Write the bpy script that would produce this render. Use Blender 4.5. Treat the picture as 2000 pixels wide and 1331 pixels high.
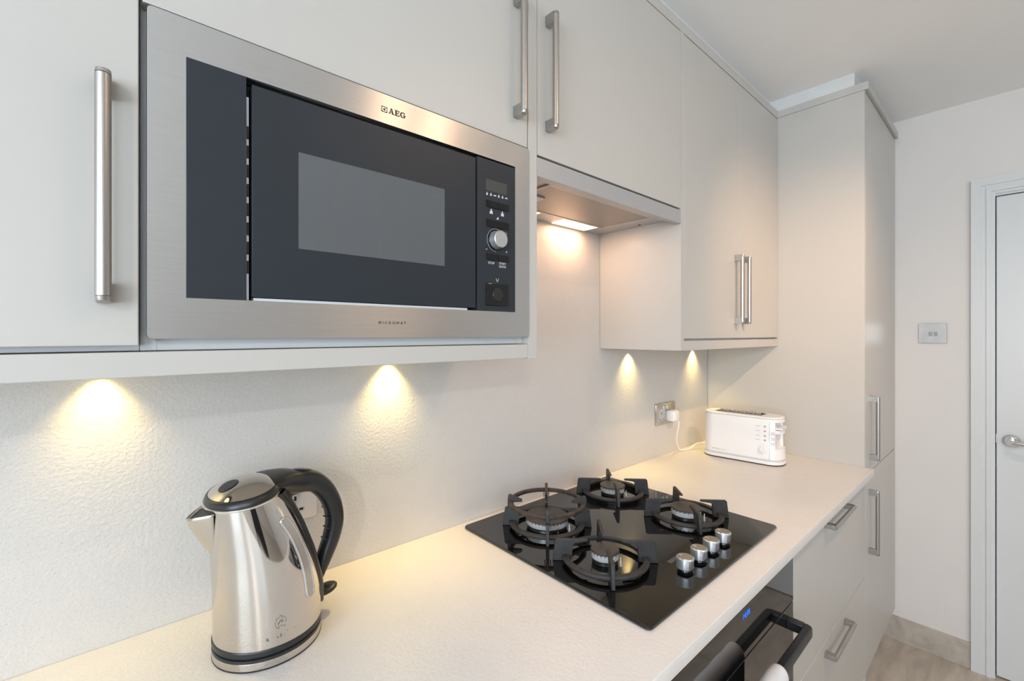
import bpy, bmesh, math, random
from mathutils import Vector, Matrix, noise
random.seed(7)
PI = math.pi
sc = bpy.context.scene
col = sc.collection
for o in list(bpy.data.objects):
    bpy.data.objects.remove(o)

# ------------------------------------------------------------------ camera
cam_d = bpy.data.cameras.new('camera')
cam = bpy.data.objects.new('camera', cam_d)
col.objects.link(cam)
cam_d.sensor_width = 36.0
cam_d.lens = 869.54 / 2000 * 36
cam_d.shift_y = -12.2 / 2000
cam_d.clip_start = 0.02
YAW = 0.7248
cam.location = (0.0, -0.9431, 1.3966)
cam.rotation_euler = (PI / 2, 0, -YAW)
sc.camera = cam

# ------------------------------------------------------------------ world, exposure
w = bpy.data.worlds.new('world'); sc.world = w
w.use_nodes = True
w.node_tree.nodes['Background'].inputs[0].default_value = (0.80, 0.90, 1.0, 1)
w.node_tree.nodes['Background'].inputs[1].default_value = 1.2
sc.view_settings.view_transform = 'Standard'
sc.view_settings.look = 'None'
sc.view_settings.exposure = 0.21
sc.view_settings.gamma = 1.0
sc.view_settings.use_curve_mapping = False
sc.cycles.max_bounces = 10
sc.cycles.diffuse_bounces = 5
sc.cycles.glossy_bounces = 5
sc.cycles.transmission_bounces = 6
sc.cycles.caustics_reflective = False
sc.cycles.caustics_refractive = False
sc.cycles.sample_clamp_indirect = 4.0
sc.cycles.use_denoising = True

CEIL = 2.3695
FAR = 2.6718
LEFT = -2.6
FRONT = -3.6

def lamp(name, kind, loc, energy, color, target=None, **kw):
    d = bpy.data.lights.new(name, kind)
    d.energy = energy; d.color = color
    for k, v in kw.items():
        setattr(d, k, v)
    o = bpy.data.objects.new(name, d); col.objects.link(o)
    o.location = loc
    if target is not None:
        dr = Vector(target) - Vector(loc)
        o.rotation_euler = dr.to_track_quat('-Z', 'Y').to_euler()
    return o

# added fill lamps standing in for daylight at two unseen windows behind the camera
lamp('window_fill', 'AREA', (-1.35, FRONT + 0.03, 1.55), 22, (0.77, 0.905, 1.02), target=(-1.2, 0, 2.4),
     shape='RECTANGLE', size=1.7, size_y=1.2)
lamp('window_fill', 'AREA', (LEFT + 0.03, -1.75, 1.5), 60, (0.77, 0.905, 1.02), target=(0, -1.5, 2.35),
     shape='RECTANGLE', size=1.5, size_y=1.3)
WARM = (1.0, 0.64, 0.38)
# far ceiling downlight and a four-lamp spotlight bar: (x, y, z, watts, spot angle, target, colour)
SPOTS = [(-2.0, -3.3, CEIL - 0.022, 75, 70, (0.9, 0.0, 1.25), (1.0, 0.93, 0.86)),
         (0.80, -1.27, 2.285, 4, 110, (0.35, -0.35, 0.9), WARM),
         (1.00, -1.27, 2.285, 10, 120, (1.1, -0.45, 0.9), WARM),
         (1.22, -1.27, 2.285, 40, 56, (2.02, -0.22, 1.42), WARM),
         (1.45, -1.27, 2.285, 26, 120, (1.9, -0.85, 0.6), WARM)]
for x, y, z, e, a, t, c in SPOTS:
    lamp('spotlight_lamp', 'SPOT', (x, y, z), e, c, target=t,
         spot_size=math.radians(a), spot_blend=1.0, shadow_soft_size=0.025)
# under-cabinet puck lights
PUCKS = [(-0.02, -0.052), (0.458, -0.052), (1.405, -0.056), (1.897, -0.056)]
for x, y in PUCKS:
    lamp('puck_lamp', 'SPOT', (x, -0.022, 1.3465), {0: 3.0, 1: 5.2}.get(PUCKS.index((x, y)), 4.8), (1.0, 0.74, 0.28), target=(x, -0.022, 0),
         spot_size=math.radians(96), spot_blend=1.0, shadow_soft_size=0.010)

# ------------------------------------------------------------------ materials
def lin(c):
    return tuple(((v / 255) / 12.92 if v / 255 <= 0.04045 else ((v / 255 + 0.055) / 1.055) ** 2.4) for v in c)

def mat(name, c, rough=0.5, metal=0.0, spec=0.5, noise_scale=None, bump=0.0, bump_dist=0.001, mottle=0.0, mscale=8,
        aniso=0.0, coat=0.0, emit=None, estr=0.0, stretch=(1, 1, 1), detail=4):
    m = bpy.data.materials.new(name); m.use_nodes = True
    nt = m.node_tree; b = nt.nodes['Principled BSDF']
    c = tuple(c) + (1,)
    b.inputs['Base Color'].default_value = c
    b.inputs['Roughness'].default_value = rough
    b.inputs['Metallic'].default_value = metal
    b.inputs['Specular IOR Level'].default_value = spec
    if aniso:
        b.inputs['Anisotropic'].default_value = aniso
    if coat:
        b.inputs['Coat Weight'].default_value = coat
        b.inputs['Coat Roughness'].default_value = 0.04
    if emit:
        b.inputs['Emission Color'].default_value = tuple(emit) + (1,)
        b.inputs['Emission Strength'].default_value = estr
    tc = nt.nodes.new('ShaderNodeTexCoord'); mp = nt.nodes.new('ShaderNodeMapping')
    mp.inputs['Scale'].default_value = stretch
    nt.links.new(tc.outputs['Object'], mp.inputs['Vector'])
    nz = nt.nodes.new('ShaderNodeTexNoise'); nz.inputs['Scale'].default_value = mscale; nz.inputs['Detail'].default_value = detail
    nt.links.new(mp.outputs['Vector'], nz.inputs['Vector'])
    mr = nt.nodes.new('ShaderNodeMapRange')
    mr.inputs['From Min'].default_value = 0.3; mr.inputs['From Max'].default_value = 0.7
    mr.inputs['To Min'].default_value = 1 - mottle; mr.inputs['To Max'].default_value = 1 + mottle
    nt.links.new(nz.outputs['Fac'], mr.inputs['Value'])
    mx = nt.nodes.new('ShaderNodeVectorMath'); mx.operation = 'SCALE'
    mx.inputs[0].default_value = c[:3]
    nt.links.new(mr.outputs['Result'], mx.inputs['Scale'])
    nt.links.new(mx.outputs['Vector'], b.inputs['Base Color'])
    if bump:
        nb = nt.nodes.new('ShaderNodeTexNoise'); nb.inputs['Scale'].default_value = noise_scale or 200; nb.inputs['Detail'].default_value = 3
        nt.links.new(mp.outputs['Vector'], nb.inputs['Vector'])
        bp = nt.nodes.new('ShaderNodeBump'); bp.inputs['Strength'].default_value = bump; bp.inputs['Distance'].default_value = bump_dist
        nt.links.new(nb.outputs['Fac'], bp.inputs['Height']); nt.links.new(bp.outputs['Normal'], b.inputs['Normal'])
    return m

def quartz(name, c, speck, rough, bump, dark=0.10):
    m = mat(name, c, rough, mottle=0.012, mscale=30, noise_scale=170, bump=bump, bump_dist=0.0016)
    nt = m.node_tree; b = nt.nodes['Principled BSDF']
    src = b.inputs['Base Color'].links[0].from_socket
    tc = [n for n in nt.nodes if n.type == 'MAPPING'][0]
    v = nt.nodes.new('ShaderNodeTexNoise'); v.inputs['Scale'].default_value = speck; v.inputs['Detail'].default_value = 2
    nt.links.new(tc.outputs['Vector'], v.inputs['Vector'])
    r = nt.nodes.new('ShaderNodeMapRange'); r.inputs['From Min'].default_value = 0.34; r.inputs['From Max'].default_value = 0.46
    r.inputs['To Min'].default_value = 1 - dark; r.inputs['To Max'].default_value = 1.0
    nt.links.new(v.outputs['Fac'], r.inputs['Value'])
    s = nt.nodes.new('ShaderNodeVectorMath'); s.operation = 'SCALE'
    nt.links.new(src, s.inputs[0]); nt.links.new(r.outputs['Result'], s.inputs['Scale'])
    nt.links.new(s.outputs['Vector'], b.inputs['Base Color'])
    return m

M = {}
M['paint_white'] = mat('paint_white', (0.755, 0.715, 0.685), 0.55, spec=0.3, noise_scale=320, bump=0.06, mottle=0.008)
M['ceiling_white'] = mat('ceiling_white', (0.93, 0.92, 0.91), 0.7, spec=0.2, noise_scale=240, bump=0.06, mottle=0.008)
M['gloss_white'] = mat('gloss_white', (0.70, 0.71, 0.71), 0.3, spec=0.4, mottle=0.005)
M['cabinet'] = mat('cabinet', (0.540, 0.520, 0.490), 0.36, spec=0.45, noise_scale=600, bump=0.015, mottle=0.008, mscale=5)
M['carcass'] = mat('carcass_white', (0.72, 0.73, 0.73), 0.4, mottle=0.005)
M['splash'] = quartz('splashback', (0.645, 0.620, 0.595), 420, 0.40, 0.55, 0.12)
M['worktop'] = quartz('worktop', (0.80, 0.77, 0.745), 420, 0.34, 0.35, 0.07)
M['nickel'] = mat('brushed_nickel', (0.46, 0.435, 0.41), 0.36, metal=1.0, mottle=0.03, mscale=60, stretch=(20, 20, 1))
M['steel_h'] = mat('brushed_steel', (0.68, 0.675, 0.67), 0.33, metal=1.0, aniso=0.85, mottle=0.035, mscale=25, stretch=(1, 1, 60), noise_scale=40, bump=0.03, bump_dist=0.0003)
M['hood_steel'] = mat('hood_steel', (0.50, 0.50, 0.51), 0.42, metal=0.5, mottle=0.02, mscale=20, stretch=(1, 1, 40))
M['chrome'] = mat('chrome', (0.80, 0.79, 0.78), 0.07, metal=1.0, mottle=0.01)
M['kettle_steel'] = mat('kettle_steel', (0.64, 0.605, 0.56), 0.055, metal=1.0, mottle=0.02, mscale=14, noise_scale=12, bump=0.05, bump_dist=0.0012)
M['satin'] = mat('satin_metal', (0.70, 0.71, 0.73), 0.25, metal=1.0, mottle=0.02)
M['black_plastic'] = mat('black_plastic', (0.016, 0.017, 0.018), 0.33, mottle=0.05)
M['black_gloss'] = mat('black_gloss', (0.006, 0.006, 0.006), 0.12, mottle=0.02)
M['fascia'] = mat('dark_glass', (0.022, 0.028, 0.036), 0.42, spec=0.35, mottle=0.04, mscale=3)
M['hob_glass'] = mat('hob_glass', (0.004, 0.004, 0.0035), 0.03, spec=0.65, coat=0.3)
M['oven_glass'] = mat('oven_glass', (0.006, 0.006, 0.006), 0.04, spec=1.0)
M['iron'] = mat('cast_iron', (0.030, 0.029, 0.030), 0.55, mottle=0.25, mscale=60, noise_scale=500, bump=0.25, bump_dist=0.0008)
M['rust_iron'] = mat('rusted_iron', (0.046, 0.034, 0.027), 0.65, mottle=0.45, mscale=90, noise_scale=500, bump=0.3)
M['cap'] = mat('burner_cap', (0.050, 0.043, 0.038), 0.42, mottle=0.25, mscale=70, noise_scale=300, bump=0.08)
M['alu'] = mat('burner_aluminium', (0.72, 0.72, 0.73), 0.35, metal=0.35, mottle=0.1, mscale=80)
M['white_plastic'] = mat('white_plastic', (0.80, 0.81, 0.82), 0.25, mottle=0.005)
M['grey_plastic'] = mat('grey_plastic', (0.60, 0.62, 0.65), 0.35, mottle=0.01)
M['grey_print'] = mat('grey_print', (0.36, 0.37, 0.39), 0.5)
M['red_print'] = mat('red_print', (0.62, 0.25, 0.23), 0.5)
M['white_print'] = mat('white_print', (0.62, 0.65, 0.70), 0.5)
M['black_print'] = mat('black_print', (0.012, 0.012, 0.013), 0.4)
M['dark'] = mat('shadow_black', (0.008, 0.008, 0.008), 0.6)
M['towel_white'] = mat('towel_white', (0.80, 0.81, 0.84), 0.9, spec=0.1, noise_scale=700, bump=0.6, bump_dist=0.002)
M['blue_led'] = mat('blue_led', (0.0, 0.02, 0.2), 0.4, emit=(0.0, 0.13, 1.0), estr=2.2)
M['lamp_glow'] = mat('lamp_lens', (0.9, 0.85, 0.7), 0.4, emit=(1.0, 0.78, 0.22), estr=4.0)
M['hood_glow'] = mat('hood_lamp_lens', (0.9, 0.85, 0.8), 0.4, emit=(1.0, 0.66, 0.38), estr=2.0)
M['gauge'] = mat('gauge_plastic', (0.42, 0.40, 0.37), 0.12, mottle=0.06, mscale=40)
M['gauge_rim'] = mat('gauge_rim', (0.62, 0.61, 0.60), 0.1, metal=0.7)
M['switch_steel'] = mat('switch_steel', (0.44, 0.41, 0.385), 0.22, metal=1.0, mottle=0.05, mscale=40)
M['socket_steel'] = mat('socket_steel', (0.62, 0.58, 0.54), 0.16, metal=1.0, mottle=0.03)
M['sky_outside'] = None

_nt = M['steel_h'].node_tree
_tg = _nt.nodes.new('ShaderNodeTangent'); _tg.direction_type = 'RADIAL'; _tg.axis = 'Z'
_nt.links.new(_tg.outputs[0], _nt.nodes['Principled BSDF'].inputs['Tangent'])
_nt.nodes['Principled BSDF'].inputs['Anisotropic Rotation'].default_value = 0.25

def mesh_glass_material():
    """perforated screen behind dark oven glass: dots on a hexagonal grid"""
    m = mat('microwave_window', (0.03, 0.035, 0.04), 0.12, spec=0.6)
    nt = m.node_tree; b = nt.nodes['Principled BSDF']
    tc = nt.nodes.new('ShaderNodeTexCoord')
    sx = nt.nodes.new('ShaderNodeSeparateXYZ'); nt.links.new(tc.outputs['Object'], sx.inputs[0])
    def mathn(op, a, bb=None):
        n = nt.nodes.new('ShaderNodeMath'); n.operation = op
        for i, v in enumerate((a, bb)):
            if v is None: continue
            if isinstance(v, (int, float)): n.inputs[i].default_value = v
            else: nt.links.new(v, n.inputs[i])
        return n.outputs[0]
    P = 0.0018
    k = 2 * PI / P
    a1 = mathn('SINE', mathn('MULTIPLY', sx.outputs['X'], k))
    a2 = mathn('SINE', mathn('MULTIPLY', mathn('ADD', mathn('MULTIPLY', sx.outputs['X'], 0.5), mathn('MULTIPLY', sx.outputs['Z'], 0.866)), k))
    a3 = mathn('SINE', mathn('MULTIPLY', mathn('SUBTRACT', mathn('MULTIPLY', sx.outputs['X'], 0.5), mathn('MULTIPLY', sx.outputs['Z'], 0.866)), k))
    s = mathn('ADD', mathn('ADD', a1, a2), a3)
    mr = nt.nodes.new('ShaderNodeMapRange'); mr.inputs['From Min'].default_value = -0.6; mr.inputs['From Max'].default_value = 1.2
    nt.links.new(s, mr.inputs['Value'])
    mx = nt.nodes.new('ShaderNodeMix'); mx.data_type = 'RGBA'
    mx.inputs[6].default_value = (0.17, 0.18, 0.19, 1); mx.inputs[7].default_value = (0.030, 0.034, 0.040, 1)
    nt.links.new(mr.outputs['Result'], mx.inputs[0])
    nt.links.new(mx.outputs[2], b.inputs['Base Color'])
    return m
M['mw_window'] = mesh_glass_material()

def grille_material():
    m = mat('filter_mesh', (0.5, 0.48, 0.45), 0.4, metal=0.8)
    nt = m.node_tree; b = nt.nodes['Principled BSDF']
    tc = nt.nodes.new('ShaderNodeTexCoord')
    mp = nt.nodes.new('ShaderNodeMapping'); mp.inputs['Scale'].default_value = (330, 330, 1); mp.inputs['Rotation'].default_value = (0, 0, PI / 4)
    nt.links.new(tc.outputs['Object'], mp.inputs[0])
    ck = nt.nodes.new('ShaderNodeTexChecker'); ck.inputs['Scale'].default_value = 1.0
    ck.inputs['Color1'].default_value = (0.58, 0.55, 0.52, 1); ck.inputs['Color2'].default_value = (0.10, 0.095, 0.09, 1)
    nt.links.new(mp.outputs[0], ck.inputs['Vector']); nt.links.new(ck.outputs['Color'], b.inputs['Base Color'])
    return m
M['filter'] = grille_material()

def stone_material(name, c1, c2, tile, grout=0.0025, rot=0.0):
    m = mat(name, c1, 0.32, spec=0.45)
    nt = m.node_tree; b = nt.nodes['Principled BSDF']
    tc = nt.nodes.new('ShaderNodeTexCoord'); mp = nt.nodes.new('ShaderNodeMapping')
    mp.inputs['Scale'].default_value = (2.0, 9.0, 9.0); mp.inputs['Rotation'].default_value = (0, 0, rot)
    nt.links.new(tc.outputs['Object'], mp.inputs[0])
    n1 = nt.nodes.new('ShaderNodeTexNoise'); n1.inputs['Scale'].default_value = 2.2; n1.inputs['Detail'].default_value = 8; n1.inputs['Roughness'].default_value = 0.62
    n1.inputs['Distortion'].default_value = 0.5
    nt.links.new(mp.outputs[0], n1.inputs['Vector'])
    cr = nt.nodes.new('ShaderNodeValToRGB')
    cr.color_ramp.elements[0].position = 0.32; cr.color_ramp.elements[0].color = tuple(c2) + (1,)
    cr.color_ramp.elements[1].position = 0.66; cr.color_ramp.elements[1].color = tuple(c1) + (1,)
    nt.links.new(n1.outputs['Fac'], cr.inputs[0])
    br = nt.nodes.new('ShaderNodeTexBrick'); br.offset = 0.0
    br.inputs['Scale'].default_value = 1.0; br.inputs['Brick Width'].default_value = tile[0]; br.inputs['Row Height'].default_value = tile[1]
    br.inputs['Mortar Size'].default_value = grout; br.inputs['Mortar Smooth'].default_value = 0.1
    br.inputs['Color1'].default_value = (1, 1, 1, 1); br.inputs['Color2'].default_value = (0.94, 0.94, 0.94, 1); br.inputs['Mortar'].default_value = (0.55, 0.52, 0.5, 1)
    nt.links.new(tc.outputs['Object'], br.inputs['Vector'])
    mm = nt.nodes.new('ShaderNodeMix'); mm.data_type = 'RGBA'; mm.blend_type = 'MULTIPLY'; mm.inputs[0].default_value = 1.0
    nt.links.new(cr.outputs[0], mm.inputs[6]); nt.links.new(br.outputs['Color'], mm.inputs[7])
    nt.links.new(mm.outputs[2], b.inputs['Base Color'])
    return m
M['floor'] = stone_material('floor_stone', (0.60, 0.53, 0.455), (0.38, 0.335, 0.28), (1.9, 1.9), rot=0.6)
M['skirt'] = stone_material('skirting_stone', (0.56, 0.50, 0.43), (0.40, 0.35, 0.30), (5.0, 5.0), rot=0.3)

# ------------------------------------------------------------------ mesh helpers
class MB:
    def __init__(s):
        s.bm = bmesh.new()
    def box(s, x0, x1, y0, y1, z0, z1, bev=0.0, seg=2):
        r = bmesh.ops.create_cube(s.bm, size=1.0)
        vs = r['verts']
        for v in vs:
            v.co = Vector(((x0 + x1) / 2 + v.co.x * (x1 - x0), (y0 + y1) / 2 + v.co.y * (y1 - y0), (z0 + z1) / 2 + v.co.z * (z1 - z0)))
        if bev:
            es = list({e for v in vs for e in v.link_edges})
            bmesh.ops.bevel(s.bm, geom=es, offset=bev, segments=seg, affect='EDGES', profile=0.5)
        return s
    def cyl(s, p0, p1, r0, r1=None, n=32, caps=True):
        r1 = r0 if r1 is None else r1
        p0 = Vector(p0); p1 = Vector(p1); d = (p1 - p0)
        q = d.to_track_quat('Z', 'Y')
        a = []; b = []
        for i in range(n):
            t = 2 * PI * i / n
            u = Vector((math.cos(t), math.sin(t), 0))
            a.append(s.bm.verts.new(p0 + q @ (u * r0))); b.append(s.bm.verts.new(p1 + q @ (u * r1)))
        for i in range(n):
            j = (i + 1) % n
            s.bm.faces.new((a[i], a[j], b[j], b[i]))
        if caps:
            s.bm.faces.new(list(reversed(a))); s.bm.faces.new(b)
        return s
    def lathe(s, prof, c=(0, 0, 0), n=48, caps=True):
        """prof: list of (r, z), around vertical axis at c"""
        rings = []
        for r, z in prof:
            if r < 1e-6:
                rings.append([s.bm.verts.new((c[0], c[1], c[2] + z))])
            else:
                rings.append([s.bm.verts.new((c[0] + r * math.cos(2 * PI * i / n), c[1] + r * math.sin(2 * PI * i / n), c[2] + z)) for i in range(n)])
        for A, B in zip(rings, rings[1:]):
            if len(A) == 1 and len(B) == 1: continue
            for i in range(n):
                j = (i + 1) % n
                if len(A) == 1: s.bm.faces.new((A[0], B[j], B[i]))
                elif len(B) == 1: s.bm.faces.new((A[i], A[j], B[0]))
                else: s.bm.faces.new((A[i], A[j], B[j], B[i]))
        if caps:
            if len(rings[0]) > 1: s.bm.faces.new(list(reversed(rings[0])))
            if len(rings[-1]) > 1: s.bm.faces.new(rings[-1])
        return s
    def loft(s, rings, closed=True, caps=True):
        R = [[s.bm.verts.new(p) for p in r] for r in rings]
        n = len(R[0])
        for A, B in zip(R, R[1:]):
            for i in range(n if closed else n - 1):
                j = (i + 1) % n
                s.bm.faces.new((A[i], A[j], B[j], B[i]))
        if caps and closed:
            s.bm.faces.new(list(reversed(R[0]))); s.bm.faces.new(R[-1])
        return s
    def tube(s, pts, r, n=12, caps=True):
        pts = [Vector(p) for p in pts]
        rings = []
        up = Vector((0.13, 0.21, 1)).normalized()
        for i, p in enumerate(pts):
            t = (pts[min(i + 1, len(pts) - 1)] - pts[max(i - 1, 0)]).normalized()
            a = t.cross(up)
            if a.length < 1e-3: a = t.cross(Vector((1, 0, 0)))
            a.normalize(); b = t.cross(a)
            up = -b if b.dot(up) < 0 else b
            b = t.cross(a)
            rings.append([p + a * (r * math.cos(2 * PI * k / n)) + b * (r * math.sin(2 * PI * k / n)) for k in range(n)])
        return s.loft(rings, True, caps)
    def prism(s, poly, f0, f1, bev=0.0):
        """poly: 2D points; f0/f1: functions 2D -> 3D for the two faces"""
        A = [s.bm.verts.new(f0(*p)) for p in poly]; B = [s.bm.verts.new(f1(*p)) for p in poly]
        n = len(poly)
        fs = [s.bm.faces.new(A), s.bm.faces.new(list(reversed(B)))]
        for i in range(n):
            j = (i + 1) % n
            fs.append(s.bm.faces.new((A[j], A[i], B[i], B[j])))
        if bev:
            es = list({e for f in fs for e in f.edges})
            bmesh.ops.bevel(s.bm, geom=es, offset=bev, segments=2, affect='EDGES', profile=0.5)
        return s
    def build(s, name, m, parent=None, base=(0, 0, 0), smooth=20):
        base = Vector(base)
        if parent is not None and base.length == 0:
            base = Vector(parent.get('_base', (0, 0, 0)))
        bmesh.ops.recalc_face_normals(s.bm, faces=s.bm.faces)
        bmesh.ops.translate(s.bm, vec=-base, verts=s.bm.verts)
        me = bpy.data.meshes.new(name); s.bm.to_mesh(me); s.bm.free()
        me.materials.append(m)
        if smooth:
            me.shade_smooth()
            me.set_sharp_from_angle(angle=math.radians(smooth))
        o = bpy.data.objects.new(name, me); col.objects.link(o)
        if parent is not None:
            o.parent = parent
            if parent.type == 'MESH':
                o['_base'] = list(base)
            else:
                o['_base'] = list(base)
        else:
            o.location = base; o['_base'] = list(base)
        return o

def tag(o, label, cat, group=None):
    o['label'] = label; o['category'] = cat
    if group: o['group'] = group
    return o
def thing(name, label, cat, base, group=None):
    o = bpy.data.objects.new(name, None); col.objects.link(o)
    o.location = base; o['_base'] = list(base); o.empty_display_size = 0.05
    return tag(o, label, cat, group)
def struct(name, mb, m, smooth=0):
    o = mb.build(name, m, smooth=smooth); o['kind'] = 'structure'
    return o
def rrect(w, h, r, n=5, cx=0, cy=0):
    pts = []
    for (sx, sy, a0) in ((1, 1, 0), (-1, 1, 90), (-1, -1, 180), (1, -1, 270)):
        for i in range(n + 1):
            a = math.radians(a0 + 90 * i / n)
            pts.append((cx + sx * (w / 2 - r) + r * math.cos(a), cy + sy * (h / 2 - r) + r * math.sin(a)))
    return pts
def text_points(body, size, offset=0.0, spacing=1.0, align='LEFT', res=2):
    """flat mesh of a text: (verts2d, faces)"""
    cu = bpy.data.curves.new('t', 'FONT'); cu.body = body; cu.size = size; cu.offset = offset
    cu.space_character = spacing; cu.align_x = align; cu.resolution_u = res
    o = bpy.data.objects.new('t', cu); col.objects.link(o)
    dg = bpy.context.evaluated_depsgraph_get(); dg.update()
    me = bpy.data.meshes.new_from_object(o.evaluated_get(dg))
    vs = [(v.co.x, v.co.y) for v in me.vertices]; fs = [list(p.vertices) for p in me.polygons]
    bpy.data.objects.remove(o); bpy.data.curves.remove(cu); bpy.data.meshes.remove(me)
    return vs, fs
def add_flat(mb, vs, fs, f):
    V = [mb.bm.verts.new(f(*p)) for p in vs]
    for q in fs:
        try: mb.bm.faces.new([V[i] for i in q])
        except ValueError: pass
def wall_text(mb, body, x, z, y, size, **kw):
    vs, fs = text_points(body, size, **kw)
    add_flat(mb, vs, fs, lambda a, b: (x + a, y, z + b))

def handle(parent, x, z0, z1, face, vertical=True, x1=None):
    """rounded bar on two square blocks. vertical: bar at x from z0 to z1; horizontal: bar at z0 from x to x1"""
    mb = MB(); r = 0.0067; yb = face - 0.0245
    if vertical:
        mb.cyl((x, yb, z0 + 0.0012), (x, yb, z0 + 0.0055), r * 0.86, r, 24)
        mb.cyl((x, yb, z0 + 0.0062), (x, yb, z1 - 0.0062), r, r, 24)
        mb.cyl((x, yb, z1 - 0.0055), (x, yb, z1 - 0.0012), r, r * 0.86, 24)
        for a, b in ((z0, z0 + 0.0215), (z1 - 0.0215, z1)):
            mb.box(x - 0.0064, x + 0.0064, yb + 0.0005, face + 0.0005, a, b, 0.0006)
    else:
        z = z0
        mb.cyl((x + 0.0012, yb, z), (x + 0.0055, yb, z), r * 0.86, r, 24)
        mb.cyl((x + 0.0062, yb, z), (x1 - 0.0062, yb, z), r, r, 24)
        mb.cyl((x1 - 0.0055, yb, z), (x1 - 0.0012, yb, z), r, r * 0.86, 24)
        for a, b in ((x, x + 0.0215), (x1 - 0.0215, x1)):
            mb.box(a, b, yb + 0.0005, face + 0.0005, z - 0.0064, z + 0.0064, 0.0006)
    h = mb.build('handle', M['nickel'], parent)
    h['label'] = 'brushed nickel bar handle'
    return h

# ------------------------------------------------------------------ setting
struct('floor', MB().box(LEFT - 0.1, FAR + 0.1, FRONT - 0.1, 0.1, -0.1, 0.0), M['floor'])
struct('ceiling', MB().box(LEFT - 0.1, FAR + 0.1, FRONT - 0.1, 0.1, CEIL, CEIL + 0.1), M['ceiling_white'])
struct('wall_back', MB().box(LEFT, FAR, 0.0, 0.1, 0, CEIL), M['splash'])
YD0, YD1, ZD = -0.8936, -1.69, 1.957       # door leaf
mb = MB()
mb.box(FAR, FAR + 0.1, -0.880, 0.0, 0, CEIL)
mb.box(FAR, FAR + 0.1, FRONT, YD1 - 0.013, 0, CEIL)
mb.box(FAR, FAR + 0.1, YD1 - 0.013, -0.880, ZD + 0.013, CEIL)
struct('wall_right', mb, M['paint_white'])
mb = MB()                                     # wall with a window opening
mb.box(LEFT - 0.1, LEFT, FRONT, -2.55, 0, CEIL); mb.box(LEFT - 0.1, LEFT, -0.95, 0.0, 0, CEIL)
mb.box(LEFT - 0.1, LEFT, -2.55, -0.95, 0, 0.8); mb.box(LEFT - 0.1, LEFT, -2.55, -0.95, 2.2, CEIL)
struct('wall_left', mb, M['paint_white'])
mb = MB()
mb.box(LEFT, -2.25, FRONT - 0.1, FRONT, 0, CEIL); mb.box(-0.45, FAR, FRONT - 0.1, FRONT, 0, CEIL)
mb.box(-2.25, -0.45, FRONT - 0.1, FRONT, 0, 0.9); mb.box(-2.25, -0.45, FRONT - 0.1, FRONT, 2.2, CEIL)
struct('wall_front', mb, M['paint_white'])
def window(name, horizontal, a0, a1, z0, z1, at):
    mb = MB()
    def bx(p, q, zz0, zz1):
        if horizontal: mb.box(p, q, at - 0.07, at - 0.02, zz0, zz1, 0.004)
        else: mb.box(at - 0.07, at - 0.02, p, q, zz0, zz1, 0.004)
    bx(a0, a0 + 0.06, z0, z1); bx(a1 - 0.06, a1, z0, z1)
    mid = (a0 + a1) / 2
    bx(mid - 0.035, mid + 0.035, z0 + 0.06, z1 - 0.06)
    bx(a0 + 0.06, a1 - 0.06, z0, z0 + 0.06); bx(a0 + 0.06, a1 - 0.06, z1 - 0.06, z1)
    return struct(name, mb, M['gloss_white'], 22)
window('window_1', True, -2.25, -0.45, 0.9, 2.2, FRONT)  # unseen window frames, added around the fill lamps
window('window_2', False, -2.55, -0.95, 0.8, 2.2, LEFT)

# boxing between the cabinet tops and the ceiling
mb = MB()
mb.box(-1.4, 2.05, -0.262, 0.0, 2.3205, CEIL, 0.0)
mb.box(2.0505, FAR, -0.5485, 0.0, 2.3205, CEIL, 0.0)
struct('trim_1', mb, M['gloss_white'])

# door leaf, frame, handle
d = struct('door_1', MB().box(FAR + 0.008, FAR + 0.048, YD1, YD0, 0.006, ZD, 0.002), M['gloss_white'], 22)
mb = MB()
yh, zh = -0.9354, 0.9700
mb.cyl((FAR + 0.009, yh, zh), (FAR - 0.002, yh, zh), 0.0255, 0.0245, 40)
mb.cyl((FAR - 0.002, yh, zh), (FAR - 0.006, yh, zh), 0.0245, 0.020, 40)
mb.cyl((FAR - 0.004, yh, zh), (FAR - 0.040, yh, zh), 0.0085, 0.0085, 24)
mb.tube([(FAR - 0.036, yh + 0.004, zh), (FAR - 0.046, yh - 0.004, zh), (FAR - 0.050, yh - 0.018, zh), (FAR - 0.051, yh - 0.05, zh - 0.001), (FAR - 0.050, yh - 0.118, zh - 0.004)], 0.0085, 20)
h = mb.build('door_handle', M['chrome'], d); h['label'] = 'polished chrome lever handle'
mb = MB()
mb.box(FAR + 0.0075, FAR + 0.020, YD0 - 0.0005, YD0 + 0.0012, 0.955, 0.99)
mb.build('latch', M['satin'], d)
# architrave: stepped moulding
mb = MB()
steps = [(-0.822, -0.852, 0.0200), (-0.852, -0.866, 0.0150), (-0.866, -0.880, 0.0195), (-0.880, -0.8905, 0.011)]
for y1, y0, t in steps:
    zo, zi = 2.0355 + (y1 + 0.822), 2.0355 + (y0 + 0.822)
    yo_, yi_ = YD1 - 0.003 - (y1 + 0.8905), YD1 - 0.003 - (y0 + 0.8905)
    P8 = [(y1, 0), (y1, zo), (yo_, zo), (yo_, 0), (yi_, 0), (yi_, zi), (y0, zi), (y0, 0)]
    A = [mb.bm.verts.new((FAR - t, p, q)) for p, q in P8]; B = [mb.bm.verts.new((FAR, p, q)) for p, q in P8]
    for quad in ((0, 1, 6, 7), (1, 2, 5, 6), (2, 3, 4, 5)):
        mb.bm.faces.new([A[i] for i in quad]); mb.bm.faces.new([B[i] for i in reversed(quad)])
    for i in range(8):
        j = (i + 1) % 8
        mb.bm.faces.new((A[i], A[j], B[j], B[i]))
mb.box(FAR, FAR + 0.06, -0.8905, -0.880, 0, ZD + 0.0135)       # jamb lining
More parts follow.
